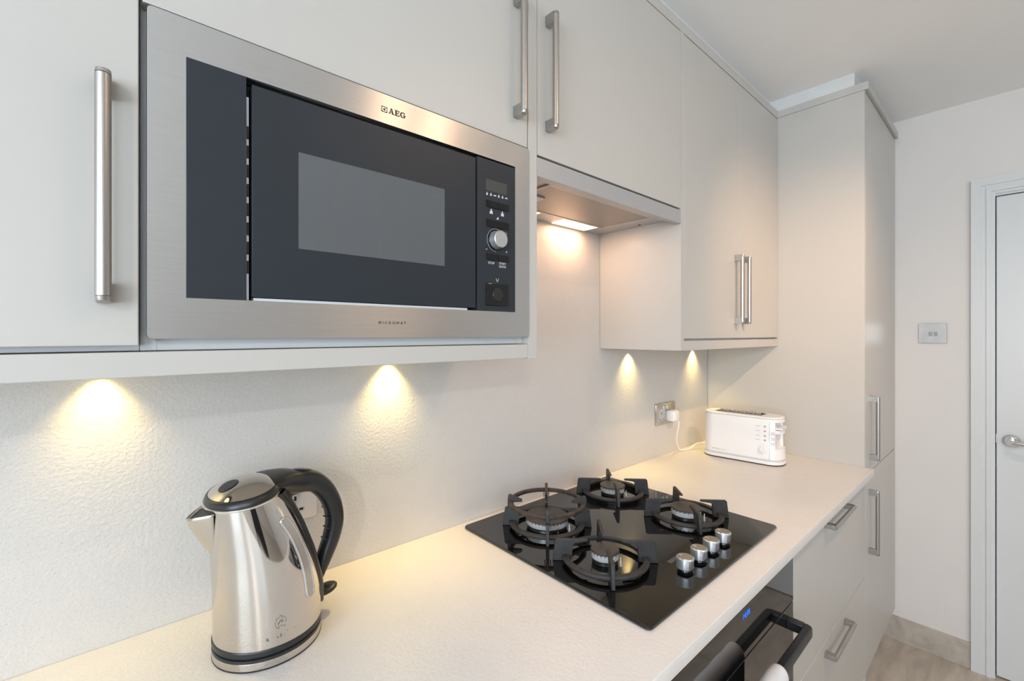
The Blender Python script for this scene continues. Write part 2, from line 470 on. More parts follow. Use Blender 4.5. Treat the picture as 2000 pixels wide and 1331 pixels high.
mb.box(FAR, FAR + 0.06, YD1 - 0.013, YD1 - 0.003, 0, ZD + 0.0135)
mb.box(FAR, FAR + 0.06, YD1 - 0.003, -0.8905, ZD + 0.003, ZD + 0.0135)
struct('trim_2', mb, M['gloss_white'], 22)
struct('baseboard_right', MB().box(FAR - 0.011, FAR, -0.822, -0.53, 0, 0.1065, 0.001), M['skirt'])
struct('trim_3', MB().box(FAR + 0.05, FAR + 0.1, YD1 - 0.013, -0.880, 0, ZD + 0.013), M['gloss_white'])

FU = -0.2936      # front plane of wall units
FB = -0.5792      # front plane of base and tall units
ZU0, ZU1 = 1.3776, 2.2855
TD = 0.018        # door thickness

def door(parent, x0, x1, z0, z1, face, name='door'):
    return MB().box(x0, x1, face, face + TD, z0, z1, 0.0012).build(name, M['cabinet'], parent)

# ------------------------------------------------------------------ wall cabinets
# left wall cabinet
base = (-0.30, -0.14, 1.3776)
t = thing('wall_cabinet', 'pale grey wall cabinet at the left edge, tall bar handle left of the microwave', 'cabinet', base)
mb = MB()
mb.box(-0.61, 0.0188, -0.2748, -0.001, 1.3776, 2.288, 0.0008)
mb.build('body', M['carcass'], t)
dd = door(t, -0.607, 0.0176, 1.3838, ZU1, FU)
handle(dd, -0.0113, 1.4305, 1.6720, FU)

# microwave housing cabinet
base = (0.32, -0.14, 1.3776)
t = thing('microwave_housing_cabinet', 'pale grey wall cabinet built round the steel microwave, door above it', 'cabinet', base)
mb = MB()
mb.box(0.0192, 0.0345, -0.2748, -0.001, 1.3776, 2.288, 0.0006)
mb.box(0.6040, 0.6187, -0.2748, -0.001, 1.3776, 2.288, 0.0006)
mb.box(0.0345, 0.6040, -0.2748, -0.001, 1.3776, 1.3935, 0.0006)
mb.box(0.0345, 0.6040, -0.2748, -0.001, 1.7705, 1.7865, 0.0006)
mb.box(0.0345, 0.6040, -0.2748, -0.001, 2.270, 2.288, 0.0006)
mb.box(0.0345, 0.6040, -0.012, -0.001, 1.7865, 2.270)
mb.build('body', M['carcass'], t)
dd = door(t, 0.0208, 0.6165, 1.7712, ZU1, FU)
handle(dd, 0.5848, 1.8205, 2.0605, FU)
MB().box(0.6192, 0.6428, -0.2945, -0.001, 1.3468, 2.288, 0.0008).build('end_panel', M['cabinet'], t)

# light pelmet
tag(MB().box(-0.61, 0.6185, -0.2936, -0.2716, 1.3486, 1.3767, 0.001).build('light_pelmet', M['cabinet'], base=(0, -0.283, 1.3486)),
    'long pale strip running under the microwave and the cabinet left of it', 'pelmet')
tag(MB().box(-0.61, 0.6185, -0.2714, -0.001, 1.3585, 1.3767, 0.0).build('bottom_board', M['cabinet'], base=(0, -0.14, 1.3585)),
    'flat board closing the underside behind the strip below the microwave', 'board')

# hood cabinet
base = (0.94, -0.14, 1.7640)
t = thing('hood_cabinet', 'pale grey wall cabinet above the extractor hood, single wide door', 'cabinet', base)
mb = MB()
mb.box(0.6435, 0.6595, -0.2748, -0.001, 1.7640, 2.288); mb.box(1.2205, 1.2363, -0.2748, -0.001, 1.7640, 2.288)
mb.box(0.6595, 1.2205, -0.2748, -0.001, 2.270, 2.288); mb.box(0.6595, 1.2205, -0.2748, -0.001, 1.764, 1.778)
mb.build('body', M['carcass'], t)
dd = door(t, 0.6450, 1.2350, 1.7655, ZU1 + 0.0005, FU)
handle(dd, 0.6741, 1.8200, 2.0605, FU)

# right wall cabinet
base = (1.64, -0.14, 1.3480)
t = thing('wall_cabinet', 'pale grey two-door wall cabinet above the toaster, paired bar handles', 'cabinet', base)
mb = MB()
mb.box(1.2625, 2.0440, -0.2748, -0.001, 1.3776, 2.288)
mb.build('body', M['carcass'], t)
MB().box(1.2370, 1.2560, -0.2936, -0.001, 1.3480, 2.288, 0.0006).build('end_panel', M['cabinet'], t)
MB().box(1.2562, 2.0442, -0.2934, -0.001, 1.3480, 1.3772, 0.0006).build('bottom_rail', M['cabinet'], t)
MB().box(1.2562, 2.0442, -0.2700, -0.001, 1.3600, 1.3775).build('bottom_board', M['carcass'], t)
dd = door(t, 1.2572, 1.6488, 1.3836, ZU1, FU); handle(dd, 1.6200, 1.4330, 1.6735, FU)
dd = door(t, 1.6512, 2.0435, 1.3836, ZU1, FU); handle(dd, 1.6805, 1.4330, 1.6735, FU)

# cornices
tag(MB().box(-0.61, 2.0440, -0.2936, -0.02, 2.2885, 2.3203, 0.001).build('cornice', M['cabinet'], base=(0.7, -0.15, 2.2885)),
    'slim pale cornice along the tops of the wall cabinets', 'cornice')
tag(MB().box(2.0447, FAR - 0.001, -0.5900, -0.02, 2.2925, 2.3203, 0.001).build('cornice', M['cabinet'], base=(2.35, -0.3, 2.2925)),
    'pale cornice board capping the tall cabinet', 'cornice')

# ------------------------------------------------------------------ tall cabinet
base = (2.36, -0.29, 0.0)
t = thing('tall_cabinet', 'full-height pale grey larder cabinet beside the white end wall', 'cabinet', base)
MB().box(2.0648, FAR - 0.002, -0.5605, -0.001, 0.14, 2.290, 0.0).build('body', M['carcass'], t)
MB().box(2.0455, 2.0640, -0.5792, -0.001, 0.0, 2.2915, 0.0006).build('side_panel', M['cabinet'], t)
dd = door(t, 2.0670, FAR - 0.0035, 0.8765, 2.2885, FB); handle(dd, 2.1330, 0.9215, 1.1630, FB)
dd = door(t, 2.0670, FAR - 0.0035, 0.1400, 0.8730, FB); handle(dd, 2.1260, 0.5680, 0.8110, FB)
MB().box(2.0648, FAR - 0.002, -0.530, -0.512, 0.0, 0.1395).build('plinth', M['cabinet'], t)

# ------------------------------------------------------------------ base units
base = (1.65, -0.29, 0.0)
t = thing('drawer_cabinet', 'pale grey base cabinet with deep drawers right of the oven', 'cabinet', base)
MB().box(1.2560, 2.0440, -0.5605, -0.001, 0.14, 0.8830).build('body', M['carcass'], t)
MB().box(1.2560, 2.0440, -0.530, -0.512, 0.0, 0.1395).build('plinth', M['cabinet'], t)
dr = door(t, 1.2575, 2.0435, 0.5085, 0.8790, FB, 'drawer'); handle(dr, 1.5250, 0.8440, None, FB, False, 1.7665)
dr = door(t, 1.2575, 2.0435, 0.1420, 0.5055, FB, 'drawer'); handle(dr, 1.5250, 0.4700, None, FB, False, 1.7665)
base = (0.2, -0.29, 0.0)
t = thing('base_cabinet', 'pale grey base cabinet under the worktop left of the oven', 'cabinet', base)
MB().box(-0.60, 0.6560, -0.5605, -0.001, 0.14, 0.8830).build('body', M['carcass'], t)
MB().box(-0.60, 0.6560, -0.530, -0.512, 0.0, 0.1395).build('plinth', M['cabinet'], t)
dd = door(t, -0.598, 0.027, 0.142, 0.879, FB); handle(dd, -0.03, 0.60, 0.84, FB)
dd = door(t, 0.030, 0.6545, 0.142, 0.879, FB); handle(dd, 0.09, 0.60, 0.84, FB)

tag(MB().box(-0.61, 2.0450, -0.6064, -0.0005, 0.8833, 0.9094, 0.0016, 3).build('worktop', M['worktop'], base=(0.7, -0.3, 0.8833)),
    'long cream speckled stone worktop carrying the hob, kettle and toaster', 'worktop')

# ------------------------------------------------------------------ built-in oven
OX0, OX1 = 0.6590, 1.2536
base = (0.957, -0.29, 0.14)
t = thing('built_in_oven', 'black glass built-under oven below the hob, blue clock lit', 'oven', base)
MB().box(OX0, OX1, -0.559, -0.02, 0.1400, 0.8825).build('body', M['black_plastic'], t)
MB().box(OX0, OX1, FB, -0.5595, 0.7375, 0.8805, 0.001).build('control_panel', M['oven_glass'], t)
dd = MB().box(OX0, OX1, FB, -0.5595, 0.1450, 0.7345, 0.001).build('oven_door', M['oven_glass'], t)
hz = 0.6985
mb = MB()
# squared loop handle: flat-topped bar with rounded outer corners
path = []
yo, yi = -0.6305, FB + 0.0005
xr, xl = 1.2255, 0.6870
rr = 0.014
outer = [(xr, yi)] + [(xr - rr + rr * math.cos(math.radians(a)), yo + rr - rr * math.sin(math.radians(a))) for a in (0, 22, 45, 68, 90)]
outer += [(xl + rr - rr * math.sin(math.radians(a)), yo + rr - rr * math.cos(math.radians(a))) for a in (0, 22, 45, 68, 90)] + [(xl, yi)]
wth = 0.021
inner = [(xl + wth, yi), (xl + wth, yo + 0.0175), (xr - wth, yo + 0.0175), (xr - wth, yi)]
ri = [(xr - wth, yi), (xr - wth, yo + 0.0175)]
poly = outer + inner
# prism with non-convex outline -> build as quads strips
segs = [([(xr, yi), (xr - wth, yi), (xr - wth, yo + 0.0175), (xr, yo + 0.0175)]),
        ([(xl + wth, yi), (xl, yi), (xl, yo + 0.0175), (xl + wth, yo + 0.0175)])]
for q in segs:
    mb.prism(q, lambda a, b: (a, b, hz - 0.0115), lambda a, b: (a, b, hz + 0.0115), 0.002)
bar = [(xr, yo + 0.0178)] + outer[1:-1] + [(xl, yo + 0.0178)]
mb.prism(bar, lambda a, b: (a, b, hz - 0.0115), lambda a, b: (a, b, hz + 0.0115), 0.0035)
mb.build('handle', M['black_plastic'], dd)
mb = MB()
wall_text(mb, '14:08', 0.9435, 0.8190, FB - 0.0004, 0.0165, spacing=1.0)
mb.build('clock_display', M['blue_led'], t)['label'] = 'glowing blue clock digits'

# towel over the oven handle
def towel():
    x0, x1 = 1.018, 0.800
    nx, prof = 26, []
    yc = yo + 0.00875
    R = 0.0150
    pts = []
    L0 = 0.30; L1 = 0.26
    for i in range(14): pts.append((yc - R * 1.05, hz - 0.004 - L0 + L0 * i / 13))
    for i in range(1, 12):
        a = PI * i / 12
        pts.append((yc - R * 1.05 * math.cos(a), hz - 0.004 + 0.0205 * math.sin(a)))
    for i in range(14): pts.append((yc + R * 1.05, hz - 0.004 - L1 * i / 13))
    rings = []
    for th in (0.0, 0.0032):
        pass
    mb = MB()
    G = []
    for k in range(nx + 1):
        u = k / nx; x = x0 + (x1 - x0) * u
        row = []
        for j, (y, z) in enumerate(pts):
            drop = max(0.0, (hz - z)) / 0.3
            s = -1 if j < 14 else 1
            wv = 0.010 * drop * math.sin(u * 11 + 0.6) + 0.004 * drop * math.sin(u * 23)
            yy = y + (wv - 0.008 * drop) * (1 if s < 0 else 0.35)
            if s > 0: yy = min(yy, FB - 0.008)
            edge = 0.006 * drop * math.sin(j * 0.4)
            bulge = 0.0012 * math.sin(u * 19 + j * 0.5) + 0.0012
            row.append((x + edge * (1 - 2 * u), yy, z + bulge * (1 if 12 < j < 26 else 0)))
        G.append(row)
    mb.loft(G, closed=False, caps=False)
    o = mb.build('hand_towel', M['towel_white'], base=(0.91, yc, hz - 0.3), smooth=80)
    md = o.modifiers.new('thickness', 'SOLIDIFY'); md.thickness = 0.0035; md.offset = 1.0
    md2 = o.modifiers.new('soft', 'SUBSURF'); md2.levels = 1; md2.render_levels = 1
    tag(o, 'white hand towel folded over the black oven handle', 'towel')
towel()

# ------------------------------------------------------------------ microwave
base = (0.3215, -0.15, 1.3914)
t = thing('microwave_oven', 'built-in stainless steel microwave with dark glass door', 'microwave', base)
MX0, MX1, MZ0, MZ1 = 0.0246, 0.6186, 1.3914, 1.7684
YM = -0.3035
mwY = -0.2965
# frame with rectangular opening
ox0, ox1, oz0, oz1 = 0.0603, 0.5809, 1.4396, 1.7236
mb = MB()
def ring_plate(mb, o, i, y0, y1, r=0.005):
    cx, cz = (o[0] + o[1]) / 2, (o[2] + o[3]) / 2
    O = rrect(o[1] - o[0], o[3] - o[2], r, 5, cx, cz)
    n = len(O); I = []
    for k, (x, z) in enumerate(O):
        q = k // 6
        I.append(((i[1], i[3]), (i[0], i[3]), (i[0], i[2]), (i[1], i[2]))[q])
    A = [mb.bm.verts.new((x, y0, z)) for x, z in O]; B = [mb.bm.verts.new((x, y1, z)) for x, z in O]
    ci = [(i[1], i[3]), (i[0], i[3]), (i[0], i[2]), (i[1], i[2])]
    C_ = [mb.bm.verts.new((x, y0, z)) for x, z in ci]; D_ = [mb.bm.verts.new((x, y1, z)) for x, z in ci]
    for k in range(n):
        j = (k + 1) % n
        mb.bm.faces.new((A[k], A[j], B[j], B[k]))
        q, q2 = k // 6, j // 6
        for S_, T_ in ((A, C_), (B, D_)):
            if q == q2: mb.bm.faces.new((S_[k], S_[j], T_[q]))
            else: mb.bm.faces.new((S_[k], S_[j], T_[q2], T_[q]))
    for q in range(4):
        j = (q + 1) % 4
        mb.bm.faces.new((C_[q], C_[j], D_[j], D_[q]))
ring_plate(mb, (MX0, MX1, MZ0, MZ1), (ox0, ox1, oz0, oz1), mwY, mwY + 0.0205)
fr = mb.build('frame', M['steel_h'], t, smooth=30)
fr['label'] = 'brushed stainless steel surround'
MB().box(0.062, 0.580, -0.2755, -0.02, 1.4410, 1.7225).build('cavity_box', M['dark'], t)
sp = MB().box(ox0 + 0.0002, 0.1222, mwY - 0.0004, -0.276, oz0 + 0.0002, oz1 - 0.0002, 0.0005).build('side_fascia', M['fascia'], t)
# vented white strip between fascia and door
mb = MB()
mb.box(0.1224, 0.1256, -0.2925, -0.276, 1.4400, 1.7000)
vs_ = mb.build('vent_strip', M['white_print'], t)
mb = MB()
for z in [1.4740 + 0.0246 * k for k in range(8)]:
    mb.box(0.1232, 0.12575, -0.2929, -0.2922, z, z + 0.0165)
mb.build('slot', M['dark'], vs_)
# lower chassis strip seen in the gap under the door
MB().box(0.1310, 0.4690, -0.2925, -0.276, 1.4397, 1.4434).build('chassis_strip', M['white_plastic'], t)
DX0, DX1, DZ0, DZ1 = 0.1285, 0.4848, 1.4444, 1.7162
dr = MB().box(DX0, DX1, mwY - 0.0002, -0.2775, DZ0, DZ1, 0.0007).build('microwave_door', M['fascia'], t)
mb = MB().box(0.1843, 0.4183, mwY - 0.0007, mwY + 0.0003, 1.5131, 1.6446)
o = mb.build('viewing_window', M['mw_window'], dr, smooth=0)
o['label'] = 'grey perforated viewing window'
cp = MB().box(0.4883, ox1 - 0.0002, mwY - 0.0004, -0.276, oz0 + 0.0002, oz1 - 0.0034, 0.0005).build('control_panel', M['fascia'], t)
yp = mwY - 0.0004
MB().box(0.5077, 0.5588, yp - 0.0003, yp + 0.0005, 1.6630, 1.6838).build('display', mat('display_grey', (0.055, 0.058, 0.06), 0.3), cp)
def button(x0, x1, z0, z1, name='button'):
    return MB().box(x0, x1, yp - 0.0022, yp + 0.0006, z0, z1, 0.0007).build(name, M['black_gloss'], cp)
button(0.5095, 0.5362, 1.6322, 1.6448); button(0.5367, 0.5634, 1.6322, 1.6448)
button(0.5095, 0.5634, 1.5966, 1.6100)
button(0.5095, 0.5362, 1.5348, 1.5470); button(0.5367, 0.5634, 1.5348, 1.5470)
mb = MB().box(0.5077, 0.5622, yp - 0.0026, yp + 0.0006, 1.4503, 1.4913, 0.0012)
bb = mb.build('door_release_button', M['black_gloss'], cp)
mb = MB()
mb.cyl((0.5350, yp - 0.0024, 1.4708), (0.5350, yp - 0.0034, 1.4708), 0.0125, 0.0118, 32)
mb.build('dimple', M['black_plastic'], bb)
mb = MB()
mb.cyl((0.5320, yp + 0.0005, 1.5732), (0.5320, yp - 0.0022, 1.5732), 0.0205, 0.0195, 48)
kr = mb.build('knob_ring', M['black_gloss'], cp)
mb = MB()
kx, kz = 0.5320, 1.5732
mb.cyl((kx, yp - 0.0015, kz), (kx, yp - 0.0150, kz), 0.0172, 0.0158, 48)
mb.cyl((kx, yp - 0.0150, kz), (kx, yp - 0.0165, kz), 0.0158, 0.0146, 48)
kn = mb.build('knob', mat('silver_knob', (0.60, 0.61, 0.63), 0.35, metal=0.75), cp); kn['label'] = 'round silver knob'
# printed marks on the control panel
yt = yp - 0.0004
def printed(name, mb):
    return mb.build(name, M['white_print'], cp, smooth=0)
for word, x, z, sz in (('STOP', 0.5205, 1.5273, 0.0062), ('START', 0.5478, 1.5290, 0.0056), ('QUICK', 0.5478, 1.5232, 0.0056), ('+', 0.5580, 1.5510, 0.009)):
    mb = MB(); wall_text(mb, word, x, z, yt, sz, align='CENTER', offset=0.0001); printed('printed_word' if word != '+' else 'plus_sign', mb)
printed('minus_sign', MB().box(0.5075, 0.5115, yt, yt + 0.0004, 1.5535, 1.5543))
for k in range(6):           # row of small cooking symbols under the display
    x = 0.5105 + k * 0.0094; z = 1.6562 + 0.0002 * k
    mb = MB()
    mb.prism([(x - 0.0005, z + 0.0036), (x - 0.0007, z + 0.0016), (x - 0.0019, z + 0.0006), (x - 0.0019, z - 0.0012), (x - 0.0009, z - 0.0021), (x + 0.0009, z - 0.0021), (x + 0.0019, z - 0.0012), (x + 0.0019, z + 0.0006), (x + 0.0007, z + 0.0016), (x + 0.0005, z + 0.0036)][::(1 if k % 2 else -1)] if k not in (2, 5) else
             [(x - 0.0030, z - 0.0012), (x + 0.0030, z - 0.0012), (x + 0.0030, z + 0.0006), (x + 0.0012, z + 0.0014), (x - 0.0012, z + 0.0006), (x - 0.0030, z + 0.0010)],
             lambda a, b: (a, yt, b), lambda a, b: (a, yt + 0.0004, b))
    printed('cooking_symbol', mb)
for x in (0.5205, 0.5478):
    mb = MB(); mb.prism([(x - 0.0036, 1.6210), (x + 0.0036, 1.6210), (x + 0.0030, 1.6262), (x + 0.0010, 1.6270), (x + 0.0012, 1.6298), (x - 0.0012, 1.6298), (x - 0.0010, 1.6270), (x - 0.0030, 1.6262)], lambda a, b: (a, yt, b), lambda a, b: (a, yt + 0.0004, b))
    printed('weight_symbol', mb)
mb = MB(); mb.prism([(0.5325, 1.6130), (0.5385, 1.6130), (0.5375, 1.6180)], lambda a, b: (a, yt, b), lambda a, b: (a, yt + 0.0004, b)); printed('power_symbol', mb)
mb = MB(); mb.tube([(0.5322, yt, 1.5015), (0.5332, yt, 1.4985), (0.5350, yt, 1.4950), (0.5370, yt, 1.4985), (0.5380, yt, 1.5015)], 0.0004, 6); printed('door_symbol', mb)
mb = MB(); mb.tube([(kx + 0.0212 * math.cos(math.radians(60 + i * 7.6)), yt, kz + 0.0212 * math.sin(math.radians(60 + i * 7.6))) for i in range(29)], 0.0003, 5); printed('dial_arc', mb)
mb = MB(); mb.tube([(0.5560 + 0.0026 * math.cos(a), yt, 1.5885 + 0.0026 * math.sin(a)) for a in [2 * PI * i / 14 for i in range(15)]], 0.00035, 5); printed('clock_symbol', mb)
# maker's letters and badge on the steel frame
mb = MB(); yf = mwY - 0.0004
def poly(pts): mb.prism(pts, lambda a, b: (a, yf, b), lambda a, b: (a, mwY + 0.0002, b))
def rect(x0, x1, z0, z1): poly([(x0, z0), (x1, z0), (x1, z1), (x0, z1)])
X0, Zb, H = 0.3158, 1.7412, 0.0088     # letter A
poly([(X0 + 0.0010, Zb), (X0 + 0.0022, Zb), (X0 + 0.0050, Zb + H), (X0 + 0.0038, Zb + H)])
poly([(X0 + 0.0062, Zb), (X0 + 0.0088, Zb), (X0 + 0.0057, Zb + H), (X0 + 0.0038, Zb + H)])
rect(X0 + 0.0025, X0 + 0.0070, Zb + 0.0026, Zb + 0.0036)
rect(X0, X0 + 0.0032, Zb, Zb + 0.0010); rect(X0 + 0.0054, X0 + 0.0096, Zb, Zb + 0.0010)
X0 = 0.3262                              # letter E
rect(X0 + 0.0010, X0 + 0.0034, Zb, Zb + H); rect(X0, X0 + 0.0078, Zb, Zb + 0.0011); rect(X0, X0 + 0.0078, Zb + H - 0.0011, Zb + H)
rect(X0 + 0.003, X0 + 0.0062, Zb + 0.0039, Zb + 0.0050); rect(X0 + 0.0069, X0 + 0.0080, Zb, Zb + 0.0028); rect(X0 + 0.0067, X0 + 0.0078, Zb + H - 0.0026, Zb + H)
rect(X0 + 0.0054, X0 + 0.0063, Zb + 0.0031, Zb + 0.0058)
X0 = 0.3352; cx, cz = X0 + 0.0047, Zb + H / 2      # letter G
N_ = 16
for i in range(N_):
    a0 = math.radians(48 + 262 * i / N_); a1 = math.radians(48 + 262 * (i + 1) / N_)
    def th(a): return 0.0011 + 0.0013 * max(0, -math.cos(a))
    ro = 0.0046
    poly([(cx + ro * math.cos(a0), cz + ro * math.sin(a0)), (cx + ro * math.cos(a1), cz + ro * math.sin(a1)),
          (cx + (ro - th(a1)) * math.cos(a1), cz + (ro - th(a1)) * math.sin(a1)), (cx + (ro - th(a0)) * math.cos(a0), cz + (ro - th(a0)) * math.sin(a0))])
rect(cx + 0.0018, cx + 0.0040, cz - 0.0036, cz - 0.0002); rect(cx + 0.0008, cx + 0.0050, cz - 0.0008, cz + 0.0003)
rect(cx + 0.0026, cx + 0.0036, cz + 0.0016, cz + 0.0042)
# square badge: outline, sunray wedges
bx0, bx1, bz0, bz1 = 0.3040, 0.3135, 1.7406, 1.7492
bcx, bcz = (bx0 + bx1) / 2, (bz0 + bz1) / 2
for a_, b_, c_, d_ in ((bx0, bx1, bz0, bz0 + 0.0008), (bx0, bx1, bz1 - 0.0008, bz1), (bx0, bx0 + 0.0008, bz0, bz1), (bx1 - 0.0008, bx1, bz0, bz1)):
    rect(a_, b_, c_, d_)
poly([(bcx - 0.0026, bcz), (bcx + 0.0016, bcz + 0.0024), (bcx + 0.0016, bcz - 0.0024)])
for sx in (-1, 1):
    for sz in (-1, 1):
        ex, ez = bcx + sx * 0.0047, bcz + sz * 0.0043
        poly([(ex, ez), (ex - sx * 0.0030, ez), (ex, ez - sz * 0.0030)])
mb.build('brand_mark', M['black_print'], fr, smooth=0)
mb = MB()
vs, fs = text_points('MICROMAT', 0.0056, spacing=1.72, offset=0.0, res=3)
wx = max(v[0] for v in vs)
add_flat(mb, vs, fs, lambda a, b: (0.2992 + a * 0.0466 / wx, yf, 1.4126 + b))
mb.build('printed_name', M['black_print'], fr, smooth=0)

# ------------------------------------------------------------------ extractor hood
base = (0.94, -0.14, 1.7215)
t = thing('extractor_hood', 'slimline steel extractor hood between wall cabinets, lamps lit above the hob', 'hood', base)
MB().box(0.6440, 1.2362, -0.2942, -0.2790, 1.7215, 1.7605, 0.0012).build('front_panel', M['hood_steel'], t)
MB().box(0.6440, 1.2362, -0.2785, -0.0015, 1.7368, 1.7630, 0.0006).build('body', M['hood_steel'], t)
MB().box(0.6446, 1.2356, -0.2788, -0.2560, 1.7300, 1.7366, 0.0006).build('visor_rail', M['hood_steel'], t)
mb = MB()
fx0, fx1, fy0, fy1 = 0.735, 1.148, -0.2430, -0.0800
mb.box(fx0 - 0.008, fx1 + 0.008, fy0 - 0.008, fy0, 1.7325, 1.7366, 0.001); mb.box(fx0 - 0.008, fx1 + 0.008, fy1, fy1 + 0.008, 1.7325, 1.7366, 0.001)
mb.box(fx0 - 0.008, fx0, fy0, fy1, 1.7325, 1.7366, 0.001); mb.box(fx1, fx1 + 0.008, fy0, fy1, 1.7325, 1.7366, 0.001)
ff = mb.build('filter', M['hood_steel'], t)
MB().box(fx0, fx1, fy0, fy1, 1.7340, 1.7366).build('filter_mesh', M['filter'], ff, smooth=0)
MB().box(0.7200, 0.7900, -0.1750, -0.1150, 1.7300, 1.7338, 0.001).build('filter_catch', M['grey_plastic'], ff)
for (x0, x1) in ((0.985, 1.135), (0.720, 0.880)):
    l = MB().box(x0, x1, -0.0700, -0.0120, 1.7330, 1.7366, 0.001).build('lamp_lens', M['hood_glow'], t)
    l['label'] = 'glowing rectangular lamp cover'
for x, y in ((1.2143, -0.17), (0.67, -0.17)):
    MB().cyl((x, y, 1.7369), (x, y, 1.7360), 0.004, 0.004, 16).build('screw', M['dark'], t)
for x in (1.06, 0.80):
    lamp('hood_lamp', 'AREA', (x, -0.045, 1.7322), 0.52, (1.0, 0.60, 0.36), target=(x, -0.045, 0), shape='RECTANGLE', size=0.12, size_y=0.045)

# ------------------------------------------------------------------ puck lights
proto = None
PL = ['round under-cabinet light beneath the left-hand wall cabinet', 'round under-cabinet light beneath the microwave',
      'round under-cabinet light above the double socket, nearer the hood', 'round under-cabinet light in the corner above the toaster']
for i, (x, y) in enumerate(PUCKS):
    zt = 1.3583 if x < 1 else 1.3598
    p = thing('puck_light', PL[i], 'light', (x, y, zt), 'under-cabinet lights')
    if i == 0:
        mb = MB(); mb.lathe([(0.0, -0.001), (0.037, -0.001), (0.037, -0.008), (0.026, -0.011), (0.0245, -0.0095), (0.0, -0.0095)], (0, 0, 0), 40, False)
        hs = mb.build('housing', M['black_plastic'], None)
        mb = MB(); mb.cyl((0, 0, -0.0097), (0, 0, -0.0103), 0.0235, 0.0235, 32)
        ls = mb.build('lens', M['lamp_glow'], None)
        hs.parent = p; ls.parent = p
        proto = (hs, ls)
    else:
        for q in proto:
            c = q.copy(); col.objects.link(c); c.parent = p
x, y = SPOTS[0][:2]
p = thing('ceiling_downlight', 'recessed ceiling spotlight in the corner between the windows', 'light', (x, y, CEIL))
mb = MB(); mb.lathe([(0.031, -0.012), (0.034, -0.004), (0.044, -0.003), (0.044, 0.0)], (x, y, CEIL), 40, False)
mb.build('bezel', M['chrome'], p)
glow = mat('downlight_face', (0.9, 0.85, 0.8), 0.4, emit=(1.0, 0.70, 0.42), estr=30.0)
MB().cyl((x, y, CEIL - 0.004), (x, y, CEIL - 0.0025), 0.030, 0.030, 32).build('lamp_face', glow, p)
p = thing('ceiling_spotlight_bar', 'chrome four-lamp spotlight bar on the ceiling above the aisle', 'light', (1.12, -1.27, CEIL))
MB().box(0.72, 1.53, -1.29, -1.25, CEIL - 0.022, CEIL, 0.004).build('bar', M['satin'], p)
for (x, y, z, e, a, t_, c_) in SPOTS[1:]:
    d_ = (Vector(t_) - Vector((x, y, z))).normalized()
    c0 = Vector((x, y, z))
    h_ = MB().cyl(c0 - d_ * 0.055, c0 - d_ * 0.004, 0.022, 0.031, 32).build('lamp_head', M['satin'], p)
    MB().cyl((x, y, CEIL - 0.02), c0 - d_ * 0.03, 0.005, 0.005, 12).build('stem', M['satin'], h_)
    MB().cyl(c0 - d_ * 0.0038, c0 - d_ * 0.0030, 0.027, 0.027, 32).build('lamp_face', glow, h_)
dark_cloth = mat('dark_upholstery', (0.022, 0.027, 0.036), 0.8, mottle=0.4, mscale=14)  # cloth of an unseen chair, added only to mirror darkly in the kettle
p = thing('added_chair', 'unseen dark chair added behind the camera so a dark streak mirrors in the kettle', 'chair', (0.17, -1.95, 0))
MB().box(-0.12, 0.39, -2.17, -1.74, 0.42, 0.50, 0.015).build('seat', dark_cloth, p)
MB().box(-0.11, 0.38, -1.80, -1.74, 0.46, 0.98, 0.02).build('backrest', dark_cloth, p)
for lx in (-0.09, 0.36):
    for ly in (-2.14, -1.77):
        MB().cyl((lx, ly, 0.0005), (lx, ly, 0.43), 0.012, 0.018, 16).build('leg', dark_cloth, p)

# ------------------------------------------------------------------ gas hob
HZ = 0.9160
hob = thing('gas_hob', 'black glass gas hob with four burners set on the cream worktop', 'hob', (0.945, -0.288, 0.9095))
mb = MB()
P_ = rrect(1.2404 - 0.6492, 0.549 - 0.0261, 0.010, 6, (1.2404 + 0.6492) / 2, -(0.549 + 0.0261) / 2)
def scaled(pts, d):
    cx, cy = 0.9448, -0.28755
    return [(x + (d if x < cx else -d), y + (d if y < cy else -d)) for x, y in pts]
mb.loft([[(x, y, 0.9096) for x, y in scaled(P_, 0.002)], [(x, y, 0.9112) for x, y in P_], [(x, y, 0.9145) for x, y in P_], [(x, y, HZ) for x, y in scaled(P_, 0.0012)]])
mb.build('glass_top', M['hob_glass'], hob, smooth=16)

